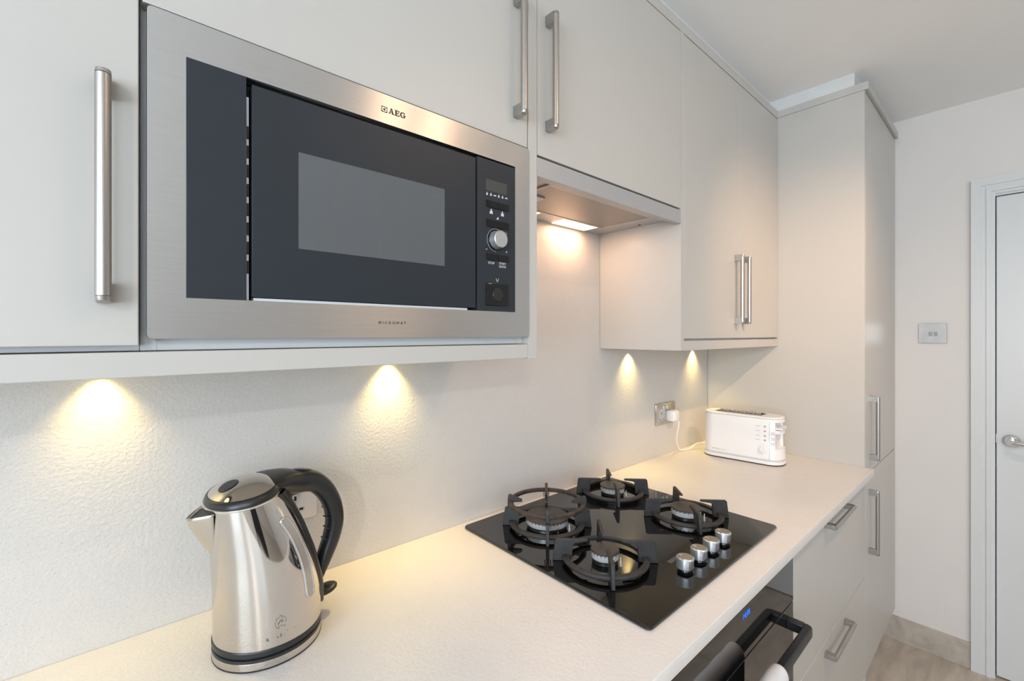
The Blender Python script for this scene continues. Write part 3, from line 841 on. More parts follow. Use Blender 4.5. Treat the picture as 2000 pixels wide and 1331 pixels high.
def burner(cx, cy, r, big=False):
    mb = MB()
    hd = r * 1.02
    mb.lathe([(r * 0.93, 0.0003), (r * 0.95, 0.002), (r * 0.93, 0.0070), (r * 0.8, 0.0080)], (cx, cy, HZ), 56)
    b = mb.build('burner', M['black_plastic'], hob)
    mb = MB()
    z1 = 0.0095; z2 = 0.0235
    mb.lathe([(hd * 0.90, 0.0085), (hd * 0.97, z1 + 0.001), (hd, z2), (hd * 0.9, z2 + 0.0006)], (cx, cy, HZ), 72)
    rg = mb.build('flame_ring', M['alu'], b)
    rg['label'] = 'bright aluminium flame ring'
    mb = MB()
    n = 36 if big else 22
    for i in range(n):       # gas ports
        a = 2 * PI * (i + 0.3) / n
        R = hd * 1.012
        px, py = cx + R * math.cos(a), cy + R * math.sin(a)
        q = Vector((math.cos(a), math.sin(a), 0)); tq = Vector((-q.y, q.x, 0)) * 0.0011
        c0 = Vector((px, py, HZ + z2 - 0.0020)); up = Vector((0, 0, 0.0020))
        mb.loft([[c0 - tq - q * 0.003, c0 + tq - q * 0.003, c0 + tq - q * 0.003 + up, c0 - tq - q * 0.003 + up],
                 [c0 - tq + q * 0.0003, c0 + tq + q * 0.0003, c0 + tq + q * 0.0003 + up, c0 - tq + q * 0.0003 + up]])
    mb.build('gas_ports', M['dark'], rg, smooth=0)
    mb = MB()
    mb.lathe([(hd * 0.7, z2 + 0.0007), (hd * 1.03, z2 + 0.001), (hd * 1.03, z2 + 0.0032), (hd * 0.98, z2 + 0.0050), (0.0, z2 + 0.0064)], (cx, cy, HZ), 72, False)
    cp_ = mb.build('burner_cap', M['cap'], b)
    if big:
        mb = MB(); mb.lathe([(r * 0.52, z2 + 0.0060), (r * 0.52, z2 + 0.0095), (r * 0.48, z2 + 0.0110), (0.0, z2 + 0.0120)], (cx, cy, HZ), 48, False)
        mb.build('inner_cap', M['cap'], cp_)
    # ignition pin and flame sensor, on the side facing the room
    for k, a in enumerate((-1.95, -1.35)):
        mb = MB(); R = r * 1.22
        x, y = cx + R * math.cos(a), cy + R * math.sin(a)
        mb.cyl((x, y, HZ), (x, y, HZ + 0.010), 0.0022, 0.0022, 12); mb.cyl((x, y, HZ + 0.010), (x, y, HZ + 0.019), 0.0012, 0.0010, 10)
        mb.build('ignition_pin', M['white_plastic'] if k else M['satin'], b)
    return b

ZT = 0.0465
def pan_support(cx, cy, half, rust=False, ring_r=0.090):
    """ring on four plate feet set on the diagonals"""
    mb = MB()
    zr0, zr1 = 0.0075, 0.0150
    ro, ri = ring_r, ring_r - 0.0125
    mb.lathe([(ri, zr0), (ro - 0.001, zr0), (ro, zr0 + 0.002), (ro, zr1 - 0.003), (ro - 0.002, zr1), (ri + 0.001, zr1), (ri, zr1 - 0.001), (ri, zr0)], (cx, cy, HZ), 80, False)
    s = mb.build('pan_support', M['iron'], hob)
    R = half * math.sqrt(2)
    for k, (sx, sy) in enumerate(((-1, 1), (1, 1), (1, -1), (-1, -1))):
        dr_ = Vector((sx, sy, 0)).normalized(); sd = Vector((-dr_.y, dr_.x, 0))
        th = 0.0036
        prof = [(R - 0.041, 0.004), (R - 0.030, 0.0006), (R, 0.0006), (R - 0.0055, ZT - 0.003), (R - 0.0085, ZT), (R - 0.070, ZT), (R - 0.0735, ZT - 0.0015), (R - 0.0735, ZT - 0.0042), (R - 0.070, ZT - 0.0052), (R - 0.046, ZT - 0.0070), (R - 0.0415, ZT - 0.0115)]
        mbb = MB()
        def F(off):
            return lambda a, b: Vector((cx, cy, HZ)) + dr_ * a + sd * off + Vector((0, 0, b))
        mbb.prism(prof, F(-th), F(th), 0.0011)
        mbb.build('support_arm', M['iron'], s)
        mbb = MB()
        for a in (R - 0.030, R - 0.012):
            p = Vector((cx, cy, HZ)) + dr_ * a
    mbb.bm.free()
    return s

BURN = {'front_left': (0.7715, -0.3685, 0.0285, 0.0780), 'front_right': (1.1190, -0.3700, 0.0370, 0.0772),
        'back_right': (1.1150, -0.1400, 0.0350, 0.0765), 'back_left': (0.8050, -0.1660, 0.0520, 0.0785)}
for k, (x, y, r, hf) in BURN.items():
    burner(x, y, r, k == 'back_left')
    pan_support(x, y, hf, ring_r=0.091 if k != 'back_left' else 0.094)
# brown patina discs under the ring: thin drip trays following each ring
# spare simmer ring lying under the far support
mb = MB()
x, y, r, hf = BURN['back_right']
for k in range(3):
    zz = 0.0010 + k * 0.0022
    mb.lathe([(0.082, zz), (0.0915, zz), (0.0915, zz + 0.0015), (0.082, zz + 0.0015), (0.082, zz)], (x, y, HZ), 64, False)
mb.build('base_rings', M['black_gloss'], hob)

# wok ring
wx_, wy_ = 0.8050, -0.1660
wr = thing('wok_ring', 'rusty cast iron wok ring resting on the left rear burner support', 'wok ring', (wx_, wy_, HZ + ZT))
mb = MB()
z0_ = ZT + 0.0085
RO, RI = 0.0955, 0.0850
mb.lathe([(RI, z0_ + 0.002), (RI + 0.002, z0_), (RO - 0.002, z0_), (RO, z0_ + 0.002), (RO, z0_ + 0.007), (RO - 0.002, z0_ + 0.009), (RI + 0.002, z0_ + 0.009), (RI, z0_ + 0.007), (RI, z0_ + 0.002)], (wx_, wy_, HZ), 80, False)
rg = mb.build('ring', M['rust_iron'], wr)
for k, (sx, sy) in enumerate(((-1, 1), (1, 1), (1, -1), (-1, -1))):
    dr_ = Vector((sx, sy, 0)).normalized(); sd = Vector((-dr_.y, dr_.x, 0))
    zt = ZT + 0.0008
    prof = [(0.0840, zt), (0.0985, zt), (0.0985, zt + 0.020), (0.0965, zt + 0.0290), (0.0915, zt + 0.0305), (0.0880, zt + 0.0285), (0.0620, zt + 0.0185), (0.0620, zt + 0.0125), (0.0840, zt + 0.0125)]
    mb = MB()
    F = lambda off: (lambda a, b: Vector((wx_, wy_, HZ)) + dr_ * a + sd * off + Vector((0, 0, b)))
    mb.prism(prof, F(-0.0036), F(0.0036), 0.0009)
    # clip legs gripping the support finger
    for off in (-0.0064, 0.0064):
        mb.prism([(0.0900, zt - 0.008), (0.0970, zt - 0.008), (0.0970, zt + 0.006), (0.0900, zt + 0.006)], F(off - 0.0011), F(off + 0.0011))
    mb.build('prong', M['iron'] if k != 1 else M['rust_iron'], wr)

# control knobs
LK = []
for i, x in enumerate((0.8636, 0.9232, 0.9810, 1.0405)):
    y = -0.4990
    mb = MB()
    mb.lathe([(0.0168, 0.0001), (0.0168, 0.0010), (0.0150, 0.0014), (0.0, 0.0014)], (x, y, HZ), 48, False)
    mb.lathe([(0.0125, 0.0015), (0.0115, 0.0050), (0.0150, 0.0062)], (x, y, HZ), 40)
    kb = mb.build('control_knob', M['black_gloss'], hob)
    mb = MB()
    n = 64; rings = []
    for z, r in ((0.0066, 0.0163), (0.0080, 0.0172), (0.0250, 0.0172), (0.0272, 0.0168), (0.0280, 0.0158)):
        ring = []
        for j in range(n):
            a = 2 * PI * j / n
            px_, py_ = r * math.cos(a), r * math.sin(a)
            # finger grips: flats on the two sides, low part only
            if z < 0.022 and z > 0.0065:
                lim = 0.0132
                ang = math.radians(0)
                py_ = max(-lim, min(lim, py_)) if abs(px_) < 0.0115 else py_
            ring.append((x + px_, y + py_, HZ + z))
        rings.append(ring)
    mb.loft(rings)
    bd = mb.build('grip', mat('knob_silver', (0.62, 0.64, 0.67), 0.30, metal=0.8, mottle=0.02) if i == 0 else bpy.data.materials['knob_silver'], kb)
    mb = MB(); mb.cyl((x, y, HZ + 0.0280), (x, y, HZ + 0.0289), 0.0152, 0.0148, 48)
    mb.build('top_disc', M['chrome'], kb)
    mb = MB(); mb.box(x - 0.0007, x + 0.0007, y + 0.006, y + 0.0142, HZ + 0.02885, HZ + 0.0292)
    mb.build('pointer', M['white_print'], kb, smooth=0)
# tiny printed position marks and switch legend beside the knobs
mb = MB(); zp = HZ + 0.0001
def flat_rect(mb, x0, x1, y0, y1): mb.box(x0, x1, y0, y1, zp - 0.0002, zp + 0.0001)
for x in (0.8636, 0.9232, 0.9810, 1.0405):
    pass
mb.prism([(0.868, -0.4660), (0.910, -0.4660), (0.910, -0.4560), (0.868, -0.4560)], lambda a, b: (a, b, zp - 0.0001), lambda a, b: (a, b, zp + 0.0001))
o = mb.build('printed_legend', mat('faint_print', (0.09, 0.09, 0.09), 0.4), hob, smooth=0)

# ------------------------------------------------------------------ kettle
KC = Vector((0.1817, -0.1496, 0.0)); KN = Vector((0.1582, -0.9874, 0.0)); KH = Vector((0.9874, 0.1582, 0.0))
KZ = 0.9095
ket = thing('kettle', 'polished steel electric kettle with black handle, worn print near its foot', 'kettle', (KC.x, KC.y, KZ))
def interp(x, xs, ys):
    if x <= xs[0]: return ys[0]
    for i in range(1, len(xs)):
        if x <= xs[i]:
            t = (x - xs[i - 1]) / (xs[i] - xs[i - 1])
            return ys[i - 1] + (ys[i] - ys[i - 1]) * t
    return ys[-1]
def smooth_interp(x, xs, ys):
    h = 0.012
    return sum(interp(x + h * k / 2, xs, ys) for k in (-2, -1, 0, 1, 2)) / 5
ZLs = [.90, .938, 1.0, 1.06, 1.10, 1.144, 1.2]; PLs = [-.0752, -.0758, -.0768, -.079, -.083, -.088, -.094]
ZRs = [.90, .92, .95, .983, 1.0366, 1.094, 1.148, 1.2]; PRs = [.0765, .0768, .0772, .0755, .0625, .0415, .0155, -.0096]
def KS(th, t, off=0.0):
    """point on the kettle body: th=0 at the handle, 90 deg towards the room, 180 at the spout"""
    zl = .938 + .205 * t; zr = .938 + .218 * t
    pl = smooth_interp(zl, ZLs, PLs) - off; pr = smooth_interp(zr, ZRs, PRs) + off
    p0 = (pl + pr) / 2; a = (pr - pl) / 2
    b = .0762 + (.065 - .0762) * max(0, t) ** 1.2 + off
    c_, s_ = math.cos(th), math.sin(th)
    z = zl + (zr - zl) * (1 + c_) / 2
    return KC + KH * (p0 + a * c_) + KN * (b * s_) + Vector((0, 0, z))
def KP(p, q, z): return KC + KH * p + KN * q + Vector((0, 0, z))
NT = 96
mb = MB()
mb.loft([[KS(2 * PI * i / NT, t / 30) for i in range(NT)] for t in range(31)])
body = mb.build('body', M['kettle_steel'], ket, smooth=60)
# power base
mb = MB()
mb.lathe([(0.0755, 0.0), (0.0772, 0.0006), (0.0772, 0.0020), (0.0766, 0.0022)], (KC.x, KC.y, KZ), 96)
mb.lathe([(0.0770, 0.0128), (0.0768, 0.0170), (0.0740, 0.0182)], (KC.x, KC.y, KZ), 96)
pb = mb.build('power_base', M['black_plastic'], ket)
mb = MB(); mb.lathe([(0.0764, 0.0021), (0.0768, 0.0026), (0.0768, 0.0122), (0.0764, 0.0128)], (KC.x, KC.y, KZ), 96)
mb.build('steel_band', M['kettle_steel'], pb)
mb = MB(); mb.lathe([(0.0738, 0.0184), (0.0762, 0.0196), (0.0772, 0.0215), (0.0772, 0.0272), (0.0762, 0.0290)], (KC.x, KC.y, KZ), 96)
mb.build('foot_band', M['black_plastic'], ket)
# rim and lid
mb = MB()
mb.loft([[KS(2 * PI * i / NT, 1.0, o_) + Vector((0, 0, z_)) for i in range(NT)] for o_, z_ in ((0.0002, -0.002), (0.0012, -0.0005), (0.0012, 0.0012), (-0.001, 0.0022))])
mb.build('rim', M['chrome'], ket, smooth=60)
mb = MB()
mb.loft([[KS(2 * PI * i / NT, 1.0, o_) + Vector((0, 0, z_)) for i in range(NT)] for o_, z_ in ((-0.0008, 0.0015), (-0.0004, 0.0035), (-0.0022, 0.0085), (-0.0045, 0.0115), (-0.0065, 0.0122))])
lid_band = mb.build('lid', M['black_plastic'], ket, smooth=60)
lid_band['label'] = 'domed lid with black edge'
def dome_pt(th, s):
    """s=1 at outer edge of the dome, 0 at the top"""
    e = KS(th, 1.0, -0.0058); e.z += 0.0116
    c0 = (KS(0, 1.0) + KS(PI, 1.0)) / 2
    c0.z += 0.0116
    hgt = 0.0145 * (1 - s ** 2.3)
    v = c0 + (e - c0) * s
    v.z += hgt
    return v
mb = MB()
ring = [[dome_pt(2 * PI * i / NT, s) for i in range(NT)] for s in (1.0, 0.985, 0.95, 0.9, 0.8, 0.7, 0.6, 0.5, 0.4, 0.3, 0.2, 0.1, 0.02)]
mb.loft(ring)
dome = mb.build('lid_plate', M['kettle_steel'], lid_band, smooth=60)
dome['label'] = 'polished steel dome of the lid'
mb = MB()
bc = KP(-0.0560, 0.0, 0)
def on_dome(p, q):
    # find dome height over (p,q)
    c0 = (KS(0, 1.0) + KS(PI, 1.0)) / 2
    cp0 = (c0 - KC).dot(KH)
    zl, zr = KS(PI, 1.0).z, KS(0, 1.0).z
    pl, pr = (KS(PI, 1.0) - KC).dot(KH), (KS(0, 1.0) - KC).dot(KH)
    a = (pr - pl) / 2 - 0.0058; b = 0.065 - 0.0058
    s = math.sqrt(((p - cp0) / a) ** 2 + (q / b) ** 2)
    zp_ = zl + (zr - zl) * (p - pl) / (pr - pl) + 0.0116
    return KP(p, q, zp_ + 0.0145 * (1 - min(1, s) ** 2.3))
rings = []
for s, dz in ((1.0, 0.0002), (0.95, 0.0007), (0.8, 0.0006), (0.4, 0.0002), (0.05, 0.0001)):
    rings.append([on_dome(-0.0585 + 0.0130 * s * math.cos(a), 0.002 + 0.0150 * s * math.sin(a)) + Vector((0, 0, dz)) for a in [2 * PI * i / 40 for i in range(40)]])
mb.loft(rings)
mb.build('release_button', M['black_plastic'], lid_band, smooth=60)
# spout
mb = MB()
rings = []
for k in range(15):
    u = k / 14
    z_in = 1.079 + (1.1405 - 1.079) * u
    ext = 0.0025 + 0.0225 * u ** 0.9            # how far the keel stands off the body
    hw = 0.006 + 0.020 * u ** 0.8               # half width of the vee where it meets the body
    pl = smooth_interp(z_in, ZLs, PLs)
    ztip = z_in - 0.0015 - 0.004 * u
    row = []
    for j in range(17):
        v = -1 + 2 * j / 16
        q = hw * v
        pb_ = pl + 0.0015 + (1 - math.cos(v * 0.35)) * 0.02
        off = ext * (1 - abs(v) ** 1.25)
        row.append(KP(pb_ - off, q, z_in + (ztip - z_in) * (1 - abs(v))))
    rings.append(row)
mb.loft(rings, closed=False, caps=False)
sp_ = mb.build('spout', M['kettle_steel'], ket, smooth=60)
sm = sp_.modifiers.new('thickness', 'SOLIDIFY'); sm.thickness = 0.0012; sm.offset = -1
mb = MB()
top = rings[-1]
vs = [mb.bm.verts.new(p + Vector((0.0006, 0, -0.004))) for p in top]
mb.bm.faces.new(vs)
mb.build('spout_opening', mat('spout_shadow', (0.06, 0.066, 0.075), 0.5), sp_, smooth=0)
# black spine on the handle side of the body, wide at the top
mb = MB()
rows = []
for k in range(31):
    t = 1.0 - 0.97 * k / 30
    half = 0.52 + 0.50 * max(0, (t - 0.74) / 0.26) ** 1.6
    if t < 0.2: half = 0.52 - 0.14 * (0.2 - t) / 0.2
    row = []
    for j in range(19):
        v = -1 + 2 * j / 18
        off = 0.0068 * (1 - v ** 8) - 0.0006
        row.append(KS(half * v, t, off))
    rows.append(row)
mb.loft(rows, closed=False, caps=False)
spine = mb.build('spine', M['black_plastic'], ket, smooth=60)
# hinge housing and handle loop: swept ellipse
def sweep(name, path, parent, n=28, m=None):
    """path rows: (p, z, half thickness in plane, half width across)"""
    mb = MB(); rings = []
    for i, (p, z, a, b) in enumerate(path):
        p0, z0 = path[max(0, i - 1)][:2]; p1, z1 = path[min(len(path) - 1, i + 1)][:2]
        tp, tz = p1 - p0, z1 - z0; L = math.hypot(tp, tz); tp /= L; tz /= L
        np_, nz_ = -tz, tp
        ring = []
        for k in range(n):
            t = 2 * PI * k / n
            ca, sa = math.cos(t), math.sin(t)
            ca = math.copysign(abs(ca) ** 0.8, ca); sa = math.copysign(abs(sa) ** 0.8, sa)
            ring.append(KP(p + np_ * a * ca, b * sa, z + nz_ * a * ca))
        rings.append(ring)
    mb.loft(rings)
    return mb.build(name, m or M['black_plastic'], parent, smooth=60)
def resample(path, n):
    out = []
    for i in range(n):
        u = i / (n - 1) * (len(path) - 1); k = min(int(u), len(path) - 2); f = u - k
        P0, P1, P2, P3 = (path[max(k - 1, 0)], path[k], path[k + 1], path[min(k + 2, len(path) - 1)])
        out.append(tuple(0.5 * (2 * b + (c - a) * f + (2 * a - 5 * b + 4 * c - d) * f * f + (-a + 3 * b - 3 * c + d) * f ** 3) for a, b, c, d in zip(P0, P1, P2, P3)))
    return out
hp = [(-0.006, 1.1620, 0.0110, 0.0440), (0.006, 1.1600, 0.0150, 0.0400), (0.022, 1.1560, 0.0185, 0.0310), (0.042, 1.1500, 0.0190, 0.0220), (0.060, 1.1470, 0.0185, 0.0175),
      (0.0770, 1.1390, 0.0170, 0.0160), (0.0950, 1.1190, 0.0160, 0.0155), (0.1075, 1.0920, 0.0153, 0.0150), (0.1115, 1.0640, 0.0150, 0.0148), (0.1060, 1.0370, 0.0143, 0.0145),
      (0.0960, 1.0130, 0.0130, 0.0140), (0.0855, 0.9900, 0.0105, 0.0135), (0.0775, 0.9700, 0.0065, 0.0130)]
hd_ = sweep('handle', resample(hp, 60), ket)
hd_['label'] = 'black plastic loop handle'
# ribs on the inside of the grip
for (p, z, ang) in ((0.0885, 1.1060, 0), (0.0930, 1.0900, 0), (0.0955, 1.0730, 0), (0.0955, 1.0550, 0), (0.0915, 1.0370, 0)):
    mb = MB()
    rr_ = [KP(p + 0.0012 * math.cos(a), q, z + 0.0012 * math.sin(a)) for q in (-0.009, 0.009) for a in [2 * PI * i / 10 for i in range(10)]]
    mb.loft([rr_[:10], rr_[10:]])
    mb.build('grip_rib', M['black_plastic'], hd_)
# raised pad on top of the housing, and on/off paddle at the foot
mb = MB()
pad = []
for s, dz in ((1.0, 0.0), (1.0, 0.0018), (0.9, 0.0030), (0.5, 0.0034), (0.05, 0.0036)):
    pad.append([KP(0.0530 + 0.0170 * s * math.cos(a), 0.0105 * s * math.sin(a), 1.1655 - 0.0025 * s * math.cos(a) + dz - 0.0015 * max(0, math.cos(a)) * s) for a in [2 * PI * i / 36 for i in range(36)]])
mb.loft(pad)
mb.build('lid_release', M['black_gloss'], ket, smooth=60)
mb = MB()
pdl = []
for s, z_ in ((0.9, 0.9430), (1.0, 0.9450), (1.0, 0.9485), (0.85, 0.9505), (0.4, 0.9497), (0.05, 0.9495)):
    pdl.append([KP(0.0945 + 0.0205 * s * math.cos(a), 0.0150 * s * math.sin(a), z_ + 0.002 * math.cos(a)) for a in [2 * PI * i / 36 for i in range(36)]])
mb.loft(pdl)
mb.build('switch_paddle', M['black_plastic'], ket, smooth=60)
mb = MB()
mb.loft([[KP(0.0770 + 0.006 * math.cos(a), 0.010 * math.sin(a), z_) for a in [2 * PI * i / 20 for i in range(20)]] for z_ in (0.924, 0.952)])
mb.build('switch_block', M['black_plastic'], ket, smooth=60)
# water gauge: raised rim, clear window
pathc = [(66, 0.845), (61, 0.75), (57.5, 0.64), (56, 0.52), (57, 0.40), (58.5, 0.30), (60.5, 0.215)]
pathc = [(a, b, 0, 0) for a, b in pathc]
cl = resample(pathc, 40)
def gauge_outline(wd):
    L, R = [], []
    for i, (a, t, _, _) in enumerate(cl):
        u = i / (len(cl) - 1)
        ww = wd * (1.0 + 0.1 * (1 - u))
        endf = math.sqrt(max(0, 1 - max(0, (0.10 - u) / 0.10) ** 2)) * math.sqrt(max(0, 1 - max(0, (u - 0.90) / 0.10) ** 2))
        L.append((a + ww * endf, t)); R.append((a - ww * endf, t))
    return L, R
def strip(mb, A, B, off):
    for i in range(len(A) - 1):
        q = [KS(math.radians(A[i][0]), A[i][1], off), KS(math.radians(A[i + 1][0]), A[i + 1][1], off), KS(math.radians(B[i + 1][0]), B[i + 1][1], off), KS(math.radians(B[i][0]), B[i][1], off)]
        vs = [mb.bm.verts.new(p) for p in q]
        try: mb.bm.faces.new(vs)
        except ValueError: pass
mb = MB(); L, R = gauge_outline(5.6); strip(mb, L, R, 0.0012)
bmesh.ops.remove_doubles(mb.bm, verts=mb.bm.verts, dist=1e-6)
wg = mb.build('water_gauge', M['gauge'], ket, smooth=60); wg['label'] = 'smoky clear water level window'
mb = MB(); L, R = gauge_outline(7.0)
loop = [KS(math.radians(a), t, 0.0006) for a, t in L] + [KS(math.radians(a), t, 0.0006) for a, t in reversed(R)]
loop2 = []
for p in loop:
    if not loop2 or (p - loop2[-1]).length > 0.0012: loop2.append(p)
mb.tube(loop2 + [loop2[0]], 0.0019, 10, False)
mb.build('gauge_rim', M['gauge_rim'], wg, smooth=60)
# worn print on the body
def on_body(theta0, t0, vs, fs, mb):
    def f(a, b):
        R_ = 0.0775
        th = math.radians(theta0) - a / R_
        return KS(th, t0 + b / 0.212, 0.00025)
    add_flat(mb, vs, fs, f)
mb = MB()
for body_, th, t, size in (('R', 115, 0.052, 0.0072), ('e', 104.5, 0.056, 0.0052), ('l', 101.6, 0.056, 0.0075), ('l', 100.3, 0.056, 0.0075), (':', 97.2, 0.056, 0.0070), ("'", 94.0, 0.064, 0.0070), ('-', 86.0, 0.070, 0.0055)):
    vs, fs = text_points(body_, size, offset=-0.00005); on_body(th, t, vs, fs, mb)
def arc(cx, cy, rx, ry, a0, a1, wd, n=14):
    vs, fs = [], []
    for i in range(n + 1):
        a = math.radians(a0 + (a1 - a0) * i / n)
        vs += [(cx + (rx - wd) * math.cos(a), cy + (ry - wd) * math.sin(a)), (cx + rx * math.cos(a), cy + ry * math.sin(a))]
        if i: fs.append([2 * i - 2, 2 * i - 1, 2 * i + 1, 2 * i])
    return vs, fs
for a0, a1 in ((165, 250), (125, 150), (60, 100), (20, 48), (-12, 12), (-60, -35)):
    vs, fs = arc(0, 0, 0.0076, 0.0096, a0, a1, 0.00045); on_body(100, 0.158, vs, fs, mb)
for a0, a1 in ((140, 165), (100, 128), (40, 80)):
    vs, fs = arc(0, 0, 0.0060, 0.0076, a0, a1, 0.0004); on_body(100, 0.158, vs, fs, mb)
for (x0, y0, x1, y1, wd) in ((-0.0042, -0.0045, -0.0005, 0.0040, 0.0009), (-0.0005, 0.0040, 0.0008, 0.0005, 0.0008), (0.0012, 0.0052, 0.0046, -0.0010, 0.0011), (0.0018, 0.0020, 0.0014, -0.0012, 0.0006), (-0.0052, -0.0016, -0.0030, 0.0012, 0.0006),
                             (-0.0042, -0.0072, -0.0012, -0.0066, 0.0009), (-0.0006, -0.0064, 0.0030, -0.0052, 0.0009)):
    wd *= 0.6; x0 *= 0.85; x1 *= 0.85; y0 *= 0.85; y1 *= 0.85; dx, dy = x1 - x0, y1 - y0; L_ = math.hypot(dx, dy); nx_, ny_ = -dy / L_ * wd / 2, dx / L_ * wd / 2
    on_body(100, 0.158, [(x0 + nx_, y0 + ny_), (x1 + nx_, y1 + ny_), (x1 - nx_, y1 - ny_), (x0 - nx_, y0 - ny_)], [[0, 1, 2, 3]], mb)
pr_ = mb.build('worn_print', M['black_print'], body, smooth=0)
pr_['label'] = 'worn dark lettering and round emblem'

# ------------------------------------------------------------------ toaster
TA = Vector((1.7779, -0.1276, 0)); TD_ = Vector((0.1053, -0.9944, 0)).normalized(); TN = Vector((0.9944, 0.1053, 0)).normalized()
toa = thing('toaster', 'white long-slot toaster in the corner of the worktop', 'toaster', (1.85, -0.235, 0.9095))
def TP(s, q, z): return TA + TD_ * s + TN * q + Vector((0, 0, 0.9095 + z))
TW = 0.116
def stad(d=0.0, s0=-0.030, s1=0.256, w=TW, e=2.6, n=72):
    """superellipse-ended slab outline grown by d"""
    cs, cq = (s0 + s1) / 2, w / 2
    pts = []
    for i in range(n):
        a = 2 * PI * i / n
        ca, sa = math.cos(a), math.sin(a)
        # straight sides with rounded ends
        endr = 0.050
        half = (s1 - s0) / 2 - endr
        x = (half if ca > 0 else -half) + endr * math.copysign(abs(ca) ** (1.0), ca)
        y = (w / 2) * math.copysign(abs(sa) ** 0.9, sa)
        if abs(ca) < 1e-6: x = 0
        L = 1 + d / 0.05
        pts.append((cs + x + d * ca, cq + y + d * sa))
    return pts
def stad_loft(mb, rows, caps=True, s0=-0.030, s1=0.256):
    mb.loft([[TP(s, q, z) for s, q in stad(d, s0, s1)] for d, z in rows], True, caps)
mb = MB(); stad_loft(mb, [(-0.003, 0.0), (0.001, 0.0006), (0.001, 0.0030), (0.0, 0.0034)])
mb.build('foot_ring', M['dark'], toa, smooth=60)
mb = MB(); stad_loft(mb, [(0.001, 0.0035), (0.0022, 0.0050), (0.0018, 0.0125), (0.0006, 0.0150)])
mb.build('base', M['white_plastic'], toa, smooth=60)
mb = MB(); stad_loft(mb, [(0.0002, 0.0152), (0.0003, 0.0225)])
mb.build('grey_band', M['grey_plastic'], toa, smooth=60)
mb = MB(); stad_loft(mb, [(0.0, 0.0227), (-0.0006, 0.0235), (-0.0016, 0.120), (-0.0022, 0.1640), (-0.0040, 0.1700), (-0.0075, 0.1722)])
shell = mb.build('casing', M['white_plastic'], toa, smooth=60)
mb = MB(); stad_loft(mb, [(-0.0030, 0.1726), (-0.0026, 0.1735), (-0.0040, 0.1765), (-0.0080, 0.1782), (-0.014, 0.1786)])
def carve(o, rects):
    for z0, z1 in rects:
        cb = MB(); cb.prism([(0.2330, -0.02), (0.30, -0.02), (0.30, 0.099), (0.2330, 0.099)], lambda s, q: TP(s, q, z0), lambda s, q: TP(s, q, z1))
        co = cb.build('cutter', M['white_plastic'], toa, smooth=0)
        md = o.modifiers.new('cut', 'BOOLEAN'); md.operation = 'DIFFERENCE'; md.object = co; md.solver = 'EXACT'
        bpy.context.view_layer.update()
        me = bpy.data.meshes.new_from_object(o.evaluated_get(bpy.context.evaluated_depsgraph_get()))
        o.modifiers.remove(md); o.data = me
        bpy.data.objects.remove(co)
    o.data.shade_smooth(); o.data.set_sharp_from_angle(angle=math.radians(40))
carve(shell, ((0.0620, 0.1180), (0.1310, 0.1600)))
lidm = mb.build('top_cover', M['white_plastic'], toa, smooth=60)
# bread slot with chrome warming cage
mb = MB(); mb.prism([(0.014, 0.030), (0.182, 0.030), (0.190, 0.086), (0.022, 0.086)], lambda s, q: TP(s, q, 0.17), lambda s, q: TP(s, q, 0.1790))
slot = mb.build('bread_slot', mat('slot_dark', (0.05, 0.045, 0.03), 0.5), lidm, smooth=0)
mb = MB()
for k in range(5):
    cs = 0.036 + k * 0.031
    mb.tube([TP(cs + 0.0125 * math.cos(a), 0.058 + 0.018 * math.sin(a), 0.1805) for a in [2 * PI * i / 20 for i in range(21)]], 0.0022, 8, False)
for q in (0.034, 0.082):
    mb.tube([TP(0.022, q, 0.1800), TP(0.180, q, 0.1800)], 0.0016, 8)
mb.build('warming_cage', M['chrome'], slot)
# end column: seam, vents, recessed lever openings
def side_box(mb, s0, s1, z0, z1, q0=-0.0026, q1=0.004):
    mb.prism([(s0, z0), (s1, z0), (s1, z1), (s0, z1)], lambda s, z: TP(s, q0, z), lambda s, z: TP(s, q1, z))
mb = MB(); side_box(mb, 0.2165, 0.2173, 0.018, 0.166, -0.0002, 0.003)
mb.build('seam', M['grey_plastic'], shell, smooth=0)
def outline_at(s):
    """near-side q of the casing at position s"""
    best = 1
    pts = stad(-0.0016)
    for (a, b), (c, d_) in zip(pts, pts[1:] + pts[:1]):
        if b < TW / 2 and d_ < TW / 2 and min(a, c) <= s <= max(a, c) and abs(a - c) > 1e-9:
            best = min(best, b + (d_ - b) * (s - a) / (c - a))
    return best if best < 1 else 0.0
def curved_patch(mb, s0, s1, z0, z1, off=0.0005, n=8):
    rows = []
    for k in range(n + 1):
        s = s0 + (s1 - s0) * k / n; q = outline_at(s) - off
        rows.append([TP(s, q, z0), TP(s, q, z1)])
    mb.loft(rows, closed=False, caps=False)
mb = MB()
mb.loft([[TP(0.2300 + 0.0245 * u + 0.004 * math.sin(PI * (q - 0.02) / 0.075), q, z) for q, z in ((0.020, 0.1335), (0.020, 0.1395), (0.0575, 0.1405), (0.095, 0.1395), (0.095, 0.1335), (0.0575, 0.1325))] for u in (0, 0.3, 0.6, 0.9, 1.0)])
mb.build('lever', M['white_plastic'], toa, smooth=60)
mb = MB()
for r_, zc in enumerate((0.1190, 0.0995, 0.0815)):
    for k in range(4):
        s = 0.2215 + 0.0030 * k
        curved_patch(mb, s, s + 0.0010, zc - 0.0060, zc + 0.0060, 0.0006, 1)
mb.build('vent_slots', M['grey_print'], shell, smooth=0)
